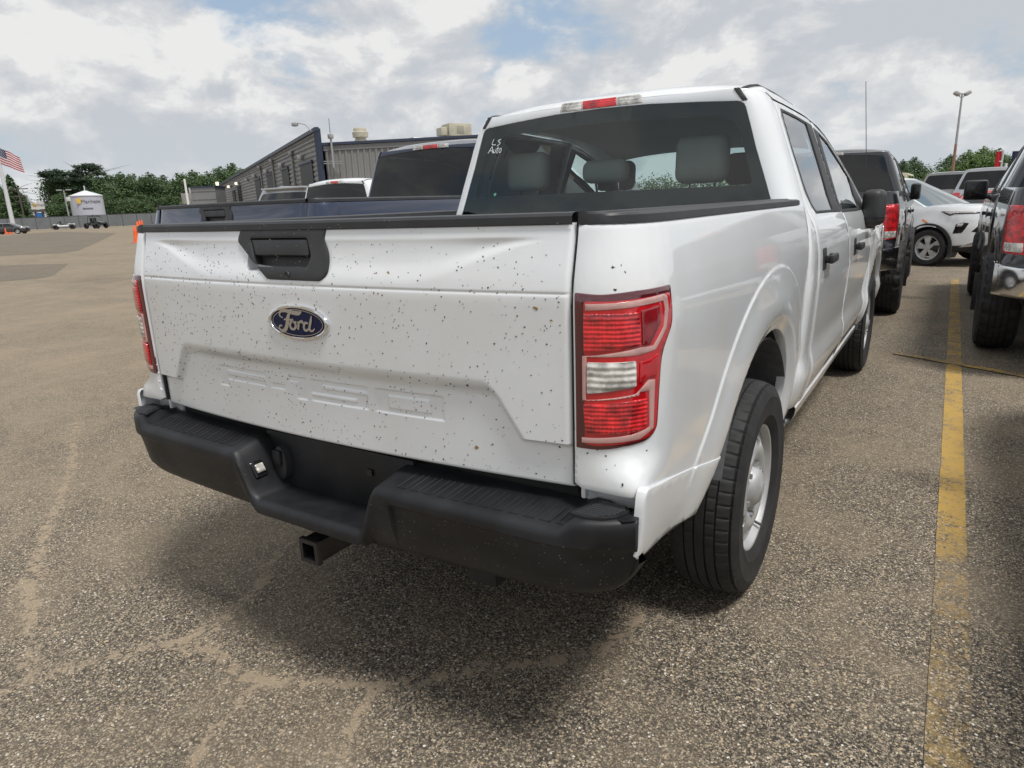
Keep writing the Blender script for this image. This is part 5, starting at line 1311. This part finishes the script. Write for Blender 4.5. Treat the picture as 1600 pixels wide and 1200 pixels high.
MS = thing('antenna_mast', 'thin galvanised antenna mast bracketed to the building gable near its corner', 'antenna mast', (a[0], a[1], 0))
tube('mast', [(0, 0, a[2]), (0, 0, a[2]+.6*(b_[2]-a[2]))], .07, GALV, MS, 8); tube('whip', [(0, 0, a[2]+.6*(b_[2]-a[2])), (0, 0, b_[2])], .03, GALV, MS, 6)
box('junction_box', (0, 0, a[2]+.64*(b_[2]-a[2])), (.28, .28, .28), LAMPG, MS, .04)
for k in (.28, .42): q = Vector(dr); bar('bracket', Vector((0, 0, a[2]+k*.9))-q*.6, Vector((0, 0, a[2]+k*.9))+q*.6, .06, .06, WALL, MS)
VB = mat('beige_vent', (.50, .46, .36), .6, var=(2, .8))
def on_roof(px, py, d, name, label, cat): q = onG(px, py, d); return thing(name, label, cat, (q[0], q[1], q[2])), q
v, q = on_roof(564, 222, 2.6, 'roof_vent', 'round beige ventilator standing on the metal building roof', 'vent')
bm = B(); blathe(bm, [(.001, -1.2), (.42, -1.2), (.42, .12), (.36, .18), (.36, .28)], 20, 'z'); obj('curb', bm, VB, v)
bm = B(); blathe(bm, [(.30, .25), (.52, .30), (.54, .62), (.50, .66), (.44, .68), (.44, .84), (.40, .90), (.001, .92)], 20, 'z'); obj('hood', bm, VB, v)
v, q = on_roof(714, 212, 2.6, 'rooftop_air_unit', 'boxy cream air unit on the metal building roof above the blue pickup', 'air conditioner')
M = Matrix.Rotation(math.atan2(dr[1], dr[0]), 3, 'Z'); box('cabinet', (0, 0, .35), (1.75, 1.4, .85), VB, v, .03, M); box('mounting_curb', (0, 0, -.6), (1.6, 1.25, 1.1), GALV, v, .02, M); box('intake_hood', Vector(dr)*-1.15+Vector((0, 0, .25)), (.5, 1.0, .55), VB, v, .05, M); box('access_panel', (-Vector(dl)*.71+Vector((0, 0, .36))), (.5, .04, .5), mat('vent_shade', (.32, .30, .24), .6), v, .01, M)
v, q = on_roof(657, 216, 2.6, 'skylight', 'low curved skylight on the metal building roof', 'skylight')
bm = B(); bbox(bm, (0, 0, -.5), (1.6, 1.2, 1.1), .12, M, 3); obj('dome', bm, GALV, v)
# small annex beyond the doors
q = at(328, 316, 92); AN = thing('metal_annex', 'small ribbed grey annex with pale corner post at the far end of the metal building', 'building', (q[0], q[1], 0))
u_ = np.array([CR[0], CR[1]]); u_ /= np.linalg.norm(u_); Ma = Matrix.Rotation(math.atan2(u_[1], u_[0]), 3, 'Z'); hh = at(328, 293, 92)[2]
bm = B()
for k in range(10): bbox(bm, Vector((0, 0, k*hh/10+hh/20)), (2.9, 3.0 if k % 2 else 2.9, hh/10), 0, Ma)
obj('ribbed_wall', bm, WALL, AN); box('roof_trim', (0, 0, hh+.06), (3.1, 3.2, .16), NAVY, AN, 0, Ma); box('corner_post', Vector((-u_[0]*1.5, -u_[1]*1.5, hh/2)), (.2, 3.2, hh), mat('pale_post', (.5, .5, .5), .6), AN, 0, Ma)
l = box('wall_lamp', Vector((u_[0]*1.2, u_[1]*1.2, hh+.4)), (.3, .3, .4), MATS['lit_lamp'], AN, .05, Ma)

# ------------------------------------------------------------------ far side of the lot
FN = mat('grey_fence_screen', (.20, .21, .225), .7, var=(.6, .85)); DKP = mat('dark_post', (.05, .055, .06), .6)
def gd(px, py):  # ground distance of a pixel
    q = gp(px, py); return math.hypot(q[0]-CAM[0], q[1]-CAM[1]), q
A_ = gd(-160, 367); B_ = gd(330, 348.5)
F = thing('screened_fence', 'long grey screened fence along the far edge of the lot', 'fence', (A_[1][0], A_[1][1], 0))
fv = np.array([B_[1][0]-A_[1][0], B_[1][1]-A_[1][1], 0]); nn = 22
hF = at(105, 338.5, gd(105, 356)[0])[2]
for k in range(nn):
    a = fv*k/nn; b_ = fv*(k+1)/nn
    bar('screen_panel', Vector(a)+Vector((0, 0, hF/2+.05)), Vector(b_)*.999+Vector((0, 0, hF/2+.05+.06*math.sin(k*2.1))), .05, hF-.15, FN, F)
    tube('fence_post', [tuple(a-np.array([0, 0, .2])), (a[0], a[1], hF+.15)], .06, DKP, F, 6)
tube('top_rail', [(0, 0, hF), (fv[0], fv[1], hF)], .05, DKP, F, 6)
A2 = gp(-120, 364.5); B2 = gp(228, 351.5); fv2 = np.array([B2[0]-A2[0], B2[1]-A2[1], 0]); G = thing('guard_rail', 'low galvanised guard rail in front of the grey screened fence', 'guard rail', (A2[0], A2[1], 0))
bar('rail_beam', (0, 0, .72), Vector(fv2)+Vector((0, 0, .72)), .06, .30, GALV, G)
for k in range(1, 24): a = fv2*k/24; box('rail_post', (a[0], a[1], .33), (.16, .16, .66), DKP, G)
# flagpole and flag
q = gp(23, 362.5); d_, _ = gd(23, 362.5)
FP = thing('flagpole', 'tall white flagpole at the far edge of the lot', 'flagpole', (q[0], q[1], 0)); ztop_ = at(-9, 215, d_)[2]
WPOL = mat('white_pole', (.62, .63, .65), .45)
tube('pole', [(0, 0, 0), (0, 0, ztop_*.5), (0, 0, ztop_)], [.34, .27, .16], WPOL, FP, 12); box('base_block', (0, 0, .15), (1.0, 1.0, .3), mat('concrete_base', (.4, .39, .37), .8), FP, .03)
bm = B(); blathe(bm, [(.001, ztop_+.4), (.2, ztop_+.3), (.28, ztop_+.12), (.2, ztop_-.05)], 12, 'z'); obj('finial', bm, mat('gold_ball', (.6, .45, .15), .3, metal=1), FP)
FR = mat('flag_red', (.42, .025, .035), .8); FW = mat('flag_white', (.72, .72, .74), .8); FB = mat('flag_blue', (.018, .03, .11), .8)
ur = Vector((u_[0], u_[1], 0)); px1 = at(-6, 228, d_); flw = (Vector(at(36, 255, d_))-Vector(px1)).length; top0 = px1[2]-.1; hfl = top0-at(-2, 262-6, d_)[2]
FL = thing('flag', 'star-spangled flag with red and white stripes flying from the white flagpole', 'flag', (q[0], q[1], 0))
def fpt(s_, t_):
    w_ = math.sin(s_*9+t_*1.2)*.35*s_+math.sin(s_*4.1)*.5*s_; d = Vector((u_[1], -u_[0], 0)); return ur*(.2+s_*flw*.76)+d*w_+Vector((0, 0, top0-t_*hfl*(1-.12*s_)-.66*hfl*s_**1.15-.06*math.sin(s_*7)))
for k in range(13):
    vs = []; fs = []; s0 = .40 if k < 7 else 0.0; N_ = 24
    for i in range(N_+1): s_ = s0+(1-s0)*i/N_; vs += [fpt(s_, k/13), fpt(s_, (k+1)/13)]
    for i in range(N_): fs.append((2*i, 2*i+2, 2*i+3, 2*i+1))
    pyobj('stripe', vs, fs, FR if k % 2 == 0 else FW, FL, 60)
vs = []; fs = []
for i in range(11):
    for j in range(7): vs.append(fpt(.4*i/10, 7/13*j/6))
for i in range(10):
    for j in range(6): fs.append((i*7+j, (i+1)*7+j, (i+1)*7+j+1, i*7+j+1))
can = pyobj('canton', vs, fs, FB, FL, 60); bm = B(); dd_ = Vector((u_[1], -u_[0], 0))*.04
for r_ in range(9):
    for c_ in range(6 if r_ % 2 == 0 else 5):
        cs_ = .4*((c_+.5)*2+(r_ % 2))/12-.0; ct = 7/13*(r_+.8)/9.6; o = fpt(cs_, ct)+dd_; pts = []
        for k in range(10): a = PI*k/5+PI/2; rr = hfl*.024*(1 if k % 2 == 0 else .4); pts.append(bm.verts.new(o+ur*rr*math.cos(a)+Vector((0, 0, rr*math.sin(a)))))
        bm.faces.new(pts)
obj('stars', bm, FW, can)
def txt(parent, s, loc, size, m, rz, name='lettering', ext=.01):
    cu = bpy.data.curves.new(name, 'FONT'); cu.body = s; cu.size = size; cu.extrude = ext; cu.align_x = 'CENTER'; cu.align_y = 'CENTER'
    o = bpy.data.objects.new(name, cu); me = bpy.data.meshes.new_from_object(o); bpy.data.objects.remove(o); me.transform(Matrix.Translation(loc) @ Matrix.Rotation(rz, 4, 'Z') @ Matrix.Rotation(PI/2, 4, 'X'))
    return link(name, me, m, parent)
ang = math.atan2(u_[1], u_[0])
# storage tank
dT = gd(130, 356)[0]+8; q = at(140, 337, dT); rT = (at(166, 320, dT)-at(113, 320, dT)); rT = np.hypot(rT[0], rT[1])/2; zT = at(140, 306, dT)[2]; zA = at(135, 297.5, dT)[2]
TK = thing('storage_tank', 'big pale storage tank with cone roof and yellow logo behind the grey fence', 'storage tank', (q[0], q[1], 0))
TM = mat('pale_tank_paint', (.52, .53, .60), .5, var=(.2, .9)); bm = B(); blathe(bm, [(rT, 0), (rT, zT)], 32, 'z'); obj('shell', bm, TM, TK)
bm = B(); blathe(bm, [(rT*1.03, zT-.1), (rT*1.03, zT+.05), (.4, zA-.1), (.001, zA)], 32, 'z'); obj('cone_roof', bm, mat('tank_roof_paint', (.64, .64, .68), .5), TK); tube('roof_finial', [(0, 0, zA-.1), (0, 0, zA+.9)], .12, TM, TK, 6)
nrm = Vector((CAM[0]-q[0], CAM[1]-q[1], 0)).normalized(); tang = Vector((-nrm.y, nrm.x, 0))
LG = mat('logo_yellow', (.72, .48, .10), .5); TG_ = mat('logo_grey', (.16, .17, .20), .6)
bm = B(); o = nrm*(rT+.05)+tang*(-rT*.42)+nrm*(-rT*.07)+Vector((0, 0, zT-1.0))
pts = [bm.verts.new(o+tang*.62*math.cos(a)+Vector((0, 0, .55*math.sin(a)))) for a in [2*PI*k/20 for k in range(20)]]; bm.faces.new(pts); obj('logo_disc', bm, LG, TK)
tk_ = txt(TK, 'Manheim', (0, 0, 0), 1.0, TG_, 0, 'logo_lettering', .02)
for v in tk_.data.vertices:
    a_ = (v.co.x+rT*.26)/rT; n_ = nrm*math.cos(a_)+tang*math.sin(a_); v.co = n_*(rT+.04-v.co.y)+Vector((0, 0, zT-1.15+v.co.z))
vs = []
for k in range(13):
    a_ = -.32+.62*k/12; n_ = nrm*math.cos(a_)+tang*math.sin(a_); vs += [n_*(rT+.05)+Vector((0, 0, zT-2.6)), n_*(rT+.05)+Vector((0, 0, zT-2.35))]
pyobj('logo_bar', vs, [(2*k, 2*k+2, 2*k+3, 2*k+1) for k in range(12)], TG_, TK)
# poles and boards beyond the fence
def pole(name, label, cat, pa, pb, dist, r, m=WPOL, group=None):
    a = at(*pa, dist); b_ = at(*pb, dist); T = thing(name, label, cat, (b_[0], b_[1], 0), 0, group); tube('pole', [(0, 0, 0), (0, 0, a[2])], [r, r*.7], m, T, 8); return T, a[2]
WOOD = mat('weathered_wood', (.10, .085, .075), .9)
T1, zt1 = pole('utility_pole', 'dark wooden utility pole with three crossarms beside the billboard', 'utility pole', (32, 293), (38, 341), 190, .22, WOOD)
for dz, L_ in ((.3, 4.4), (1.9, 3.6), (3.0, 2.4)): box('crossarm', (0, 0, zt1-dz), (L_, .18, .2), WOOD, T1, 0, Matrix.Rotation(ang, 3, 'Z'))
for px, tag_ in ((100, 'pale lot light pole with twin heads standing beside the storage tank'), (108, 'shorter grey pole with white cabinet beside the storage tank')):
    T1, zt1 = pole('lamp_post', tag_, 'light pole', (px, 297 if px == 100 else 306), (px+8, 340), gd(130, 356)[0]+4, .16, GALV)
    if px == 100:
        for s in (1, -1): box('lamp_head', ur*s*.9+Vector((0, 0, zt1)), (1.0, .35, .22), LAMPG, T1, .05, Matrix.Rotation(ang, 3, 'Z'))
    else: box('cabinet', ur*-.5+Vector((0, 0, zt1-.6)), (1.1, .4, .8), mat('white_box', (.75, .75, .75), .5), T1, .03, Matrix.Rotation(ang, 3, 'Z'))
dB = 175; a = at(59, 321.5, dB); BB = thing('billboard', 'small white billboard with yellow spot beyond the fence', 'billboard', (a[0], a[1], 0)); wB = (at(71, 321, dB)-at(47, 321, dB)); wB = np.hypot(wB[0], wB[1]); hB = at(59, 316, dB)[2]-at(59, 327, dB)[2]
box('board', (0, 0, a[2]), (wB, .3, hB), mat('board_white', (.68, .67, .62), .6), BB, 0, Matrix.Rotation(ang, 3, 'Z')); box('board_apron', (0, 0, a[2]-hB*.72), (wB*.95, .5, hB*.35), WOOD, BB, 0, Matrix.Rotation(ang, 3, 'Z'))
for s in (-1, 1): tube('board_leg', [tuple(ur*s*wB*.3), tuple(ur*s*wB*.3+Vector((0, 0, a[2]-hB*.5)))], .2, WOOD, BB, 6)
box('blue_hoarding', (0, 0, (a[2]-hB)*.5), (wB*.42, .3, (a[2]-hB)), mat('hoarding_blue', (.03, .16, .46), .6), BB, 0, Matrix.Rotation(ang, 3, 'Z'))
nb = Vector((CAM[0]-a[0], CAM[1]-a[1], 0)).normalized()*.2; bm = B(); o = nb-ur*wB*.28+Vector((0, 0, a[2]+hB*.1)); bm.faces.new([bm.verts.new(o+ur*.42*math.cos(2*PI*k/16)+Vector((0, 0, .42*math.sin(2*PI*k/16)))) for k in range(16)]); obj('logo_disc', bm, LG, BB)
txt(BB, 'Manheim', nb+ur*wB*.10+Vector((0, 0, a[2]+hB*.1)), 1.0, TG_, ang, 'logo_lettering')
# white sign post and the grey board behind it
T1, zt1 = pole('sign_post', 'thick white post standing in front of the trees by the blue pickup tailgate', 'post', (286.5, 279.5), (294, 318), 48, .09, mat('bright_white_post', (.78, .78, .78), .5))
a = at(292, 310, 60); SG = thing('notice_board', 'small grey board on legs behind the thick white post', 'sign', (a[0], a[1], 0)); box('board', (0, 0, a[2]), (.8, .06, .8), mat('board_grey', (.30, .29, .27), .7), SG, 0, Matrix.Rotation(ang, 3, 'Z'))
for s in (-1, 1): tube('board_leg', [tuple(ur*s*.33), tuple(ur*s*.33+Vector((0, 0, a[2])))], .04, DKP, SG, 6)

# cones
ORG = mat('safety_orange', (.85, .12, .02), .5); CONE = None
def cone(loc, h, label):
    global CONE
    if CONE is None:
        T = thing('traffic_cone', label, 'traffic cone', loc, 0, 'orange cones on the lot'); bm = B(); blathe(bm, [(.17, .04), (.14, .06), (.045, .98), (.03, 1.0), (.001, 1.0)], 20, 'z'); obj('cone', bm, ORG, T)
        box('base', (0, 0, .02), (.40, .40, .04), ORG, T, .01); bm = B(); blathe(bm, [(.094, .50), (.099, .50), (.081, .68), (.076, .68)], 20, 'z'); obj('reflective_collar', bm, ORG, T); CONE = T
    else: T = dup(CONE, loc, 0, label)
    T.scale = (h*1.15, h*1.15, h); return T
lab = ['nearest orange cone of the line beside the white pickup tailgate', 'second orange cone of the line beside the white pickup tailgate', 'third orange cone of the line beside the white pickup tailgate', 'farthest orange cone of the line beside the white pickup tailgate']
for (px, py, h), l in zip(((214, 379, .98), (218, 369.5, 1.15), (221, 364, 1.2), (224, 360, 1.2)), lab):
    q = gp(px, py); cone((q[0], q[1], 0), h, l)
lab = ['orange cone beside the dark car at the flagpole', 'orange cone between the dark car and the flagpole', 'orange cone close to the flagpole base']
for (px, py), l in zip(((10, 366.5), (14.5, 365.5), (19, 365)), lab): q = gp(px, py); cone((q[0], q[1], 0), .8, l)
q = gp(-6, 367); car('sedan', 'dark car parked by the flagpole at the picture edge', 'car', GREYP, (q[0]-1.5, q[1], 0), ang-PI/2+.2, L=4.6, W=.92, H=1.42, gh=(.5, 1.3, 2.6, 3.5), wr=.58, wy=(.95, 3.6), R=.34, hood=(3.4, 4.4))

# side-by-side buggies
def buggy(label, px, py, wpx, hpx, m, roof, rz):
    q = gp(px, py); d, _ = gd(px, py); T = thing('buggy', label, 'off-road buggy', (q[0], q[1], 0), rz, 'off-road buggies by the fence'); k = wpx*d*.92/FPX/3.0; kz = hpx*d*.92/FPX/1.9
    bm = B(); bbox(bm, (0, 0, .55), (2.0, 1.2, .25), .08); bbox(bm, (.95, 0, .72), (.9, 1.0, .30), .12, Matrix.Rotation(.12, 3, 'Y')); bbox(bm, (-.95, 0, .70), (.7, 1.1, .28), .08); obj('body', bm, m, T)
    bm = B(); bbox(bm, (-.15, .3, .85), (.45, .45, .15), .05); bbox(bm, (-.38, .3, 1.1), (.14, .45, .55), .05); bbox(bm, (-.15, -.3, .85), (.45, .45, .15), .05); bbox(bm, (-.38, -.3, 1.1), (.14, .45, .55), .05); obj('seats', bm, PLAST, T)
    for s in (1, -1):
        tube('roll_cage', [(.75, s*.6, .75), (.35, s*.6, 1.55 if roof else 1.2), (-.55, s*.6, 1.6 if roof else 1.25), (-.95, s*.6, .75)], .035, DKP, T, 6)
        for y in (1.05, -1.05):
            bm = B(); blathe(bm, [(.16, -.13), (.34, -.14), (.38, -.09), (.38, .09), (.34, .14), (.16, .13), (.16, .05), (.001, .05)], 18, 'x'); bmesh.ops.rotate(bm, verts=bm.verts, matrix=Matrix.Rotation(PI/2, 3, 'Z')); bmesh.ops.translate(bm, verts=bm.verts, vec=(y, s*.72, .38)); obj('wheel', bm, RUBBER, T)
        box('fender', (1.05, s*.66, .84), (.8, .35, .06), m, T, .03)
    if roof: box('roof', (-.1, 0, 1.62), (1.15, 1.25, .06), PLAST, T, .03)
    T.scale = (k, k, kz); return T
buggy('white low open buggy parked in front of the guard rail', 101, 358.4, 28, 16, mat('buggy_white', (.78, .78, .78), .4), False, ang+.5)
buggy('black buggy with roof parked below the storage tank', 151, 357, 29, 20, BLACKP, True, ang-.3)

# ------------------------------------------------------------------ trees
BASE = gd(130, 356)[0]+14
row = [(-8, 283, 40, 0, 26), (14, 276, 46, 1, 22), (28, 296, 30, 0, 30), (86, 262, 62, 0, 20), (112, 268, 66, 1, 30), (140, 270, 70, 2, 20), (163, 268, 64, 3, 34), (186, 266, 66, 0, 22), (208, 269, 60, 1, 36), (230, 267, 66, 2, 20), (254, 271, 60, 3, 30), (276, 268, 64, 1, 22), (300, 263, 66, 0, 34), (322, 266, 60, 2, 22), (343, 257, 62, 3, 26), (362, 252, 66, 1, 40), (378, 262, 56, 0, 24), (96, 300, 60, 2, 12), (150, 300, 60, 0, 10), (215, 302, 66, 3, 10), (265, 303, 66, 2, 10), (318, 300, 66, 1, 14)]
names = ['broad tree at the picture edge behind the flagpole', 'dark rounded tree just behind the flagpole', 'low tree between the flagpole and the billboard', 'spreading tree at the open end of the tree line', 'leafy tree directly behind the storage tank', 'tall leafy tree just past the storage tank roof', 'leafy tree behind the black buggy', 'rounded tree a little past the storage tank', 'broadleaf tree above the middle of the fence', 'tall broadleaf tree above the orange cones', 'broadleaf tree between the cones and the white post', 'rounded tree just before the thick white post', 'tree directly behind the thick white post', 'tree above the small metal annex', 'leafy tree near the end of the metal building', 'tallest tree meeting the roofline of the metal building', 'tree half hidden by the metal building roofline', 'shorter tree under the lone pine', 'low bushy tree behind the storage tank shoulder', 'low bushy tree behind the fence above the cones', 'low bushy tree behind the fence before the white post', 'low bushy tree beside the small metal annex']
for (px, py, wpx, i, dd), nm in zip(row, names):
    d = BASE+dd; q = at(px, py, d); dep = d*math.cos(math.atan((px-800)/FPX)); wm_ = wpx*dep/FPX*1.15; tree('broadleaf_tree', nm, (q[0], q[1], 0), q[2]*1.03, wm_, 'conifer' if px in (14,) else 'broad', i % 4 if px != 14 else 0, group='tree line beyond the fence')
d = BASE+24; q = at(131, 252, d); tree('pine_tree', 'lone tall pine with open crown rising above the tree line', (q[0], q[1], 0), q[2]*1.0, 10.5, 'pine', 0, PINE)
q = at(92, 268, d-5); tree('pine_tree', 'flat-topped pine leaning out at the open end of the tree line', (q[0], q[1], 0), q[2]*1.08, 13, 'pine', 1, PINE)
rowr = [(1412, 247, 34, 0, 110), (1432, 243, 40, 1, 116), (1455, 268, 40, 2, 100), (1470, 262, 40, 3, 104), (1492, 238, 46, 1, 112), (1515, 232, 44, 2, 104), (1538, 226, 50, 0, 108), (1562, 229, 50, 3, 112), (1590, 236, 48, 1, 106), (1620, 232, 60, 2, 112)]
names = ['dark tree just above the roof of the black pickup', 'rounded dark tree beside the gap of sky', 'low light green tree in the gap beside the light pole', 'small light green tree at the foot of the light pole', 'tall tree directly behind the light pole', 'rounded tree between the light pole and the banners', 'tallest tree beside the red banner', 'leafy tree behind the red banner', 'leafy tree behind the navy banner', 'tree at the picture edge past the navy banner']
for (px, py, wpx, i, d), nm in zip(rowr, names):
    q = at(px, py, d); dep = d*math.cos(math.atan((px-800)/FPX)); tree('broadleaf_tree', nm, (q[0], q[1], 0), q[2]*1.03, wpx*dep/FPX*1.25, 'broad', i, LEAF2 if px in (1455, 1470, 1538, 1515) else LEAF, 'trees beyond the parked cars')
# the wood that closes the lot behind the parked rows, one far mass
r_ = random.Random(9); bl_ = []
for k in range(64):
    a_ = math.radians(36-30.5*k/63+r_.uniform(-.3, .3)); d_k = 240+r_.uniform(-12, 12); bl_.append((-math.sin(a_)*d_k, math.cos(a_)*d_k, r_.uniform(2.2, 4.2), r_.uniform(3.2, 4.8), r_.uniform(3.8, 6.0)))
me_ = crown_mesh(99, bl_, 30000, .55); me_.materials.append(LEAF)
tag(link('treeline', me_), 'distant wood closing the far end of the lot behind the parked cars', kind='stuff')
# light pole, banners
a = at(1500, 146, 62); b_ = at(1489, 290, 62)
LP = thing('light_pole', 'very tall light pole with twin floodlights and rusty lower half', 'light pole', ((a[0]+b_[0])/2, (a[1]+b_[1])/2, 0)); RUST = mat('rusty_pole', (.34, .20, .15), .8, var=(1.5, .7))
tube('lower_mast', [(0, 0, 0), (0, 0, a[2]*.56)], [.12, .09], RUST, LP, 10); tube('upper_mast', [(0, 0, a[2]*.56), (0, 0, a[2])], [.085, .06], GALV, LP, 10)
for s in (1, -1):
    l = box('floodlight', ur*s*.38+Vector((0, 0, a[2]-.02)), (.42, .36, .24), LAMPG, LP, .06, Matrix.Rotation(ang, 3, 'Z') @ Matrix.Rotation(s*-.5, 3, 'Y')); tube('bracket', [(0, 0, a[2]-.35), tuple(ur*s*.3+Vector((0, 0, a[2]-.1)))], .03, GALV, l, 6)
for px0, px1, py0, py1, mm, lb in ((1552.5, 1562, 236.5, 263, mat('banner_red', (.50, .015, .03), .7), 'red rectangular banner on a white pole'), (1577, 1590, 236.5, 262, mat('banner_navy', (.012, .018, .06), .7), 'navy rectangular banner on a white pole')):
    d = 46; a = at((px0+px1)/2, (py0+py1)/2, d); wb_ = np.linalg.norm(at(px1, py0, d)[:2]-at(px0, py0, d)[:2]); hb = at(px0, py0, d)[2]-at(px0, py1, d)[2]
    T1 = thing('banner', lb, 'banner', tuple(at(px1+1, 270, d)[:2])+(0,)); tube('pole', [(0, 0, 0), (0, 0, a[2]+hb*.55)], .045, WPOL, T1, 8)
    vs = [tuple(-ur*(.08+wb_*i/8)+Vector((-ur.y, ur.x, 0))*.05*math.sin(i*.9)+Vector((0, 0, a[2]+hb*.5-hb*j))) for i in range(9) for j in (0, 1)]; cl = pyobj('cloth', vs, [(2*i, 2*i+1, 2*i+3, 2*i+2) for i in range(8)], mm, T1)
    for s in (1, -1): tube('banner_arm', [(0, 0, a[2]+s*hb*.5), tuple(-ur*(wb_+.1)+Vector((0, 0, a[2]+s*hb*.5)))], .02, GALV, T1, 6)
    bm = B(); bbox(bm, Vector(-ur*wb_*.5)+Vector((0, 0, a[2]-hb*.1))-Vector((-ur.y, ur.x, 0))*.10, (wb_*.6, .01, .05), 0, Matrix.Rotation(ang, 3, 'Z')); obj('banner_print', bm, FW, cl)
T1, _z = pole('bollard_post', 'short white post between the red and navy banners', 'post', (1571, 255), (1568, 285), 44, .08, mat('bright_white_post', (.78, .78, .78), .5))
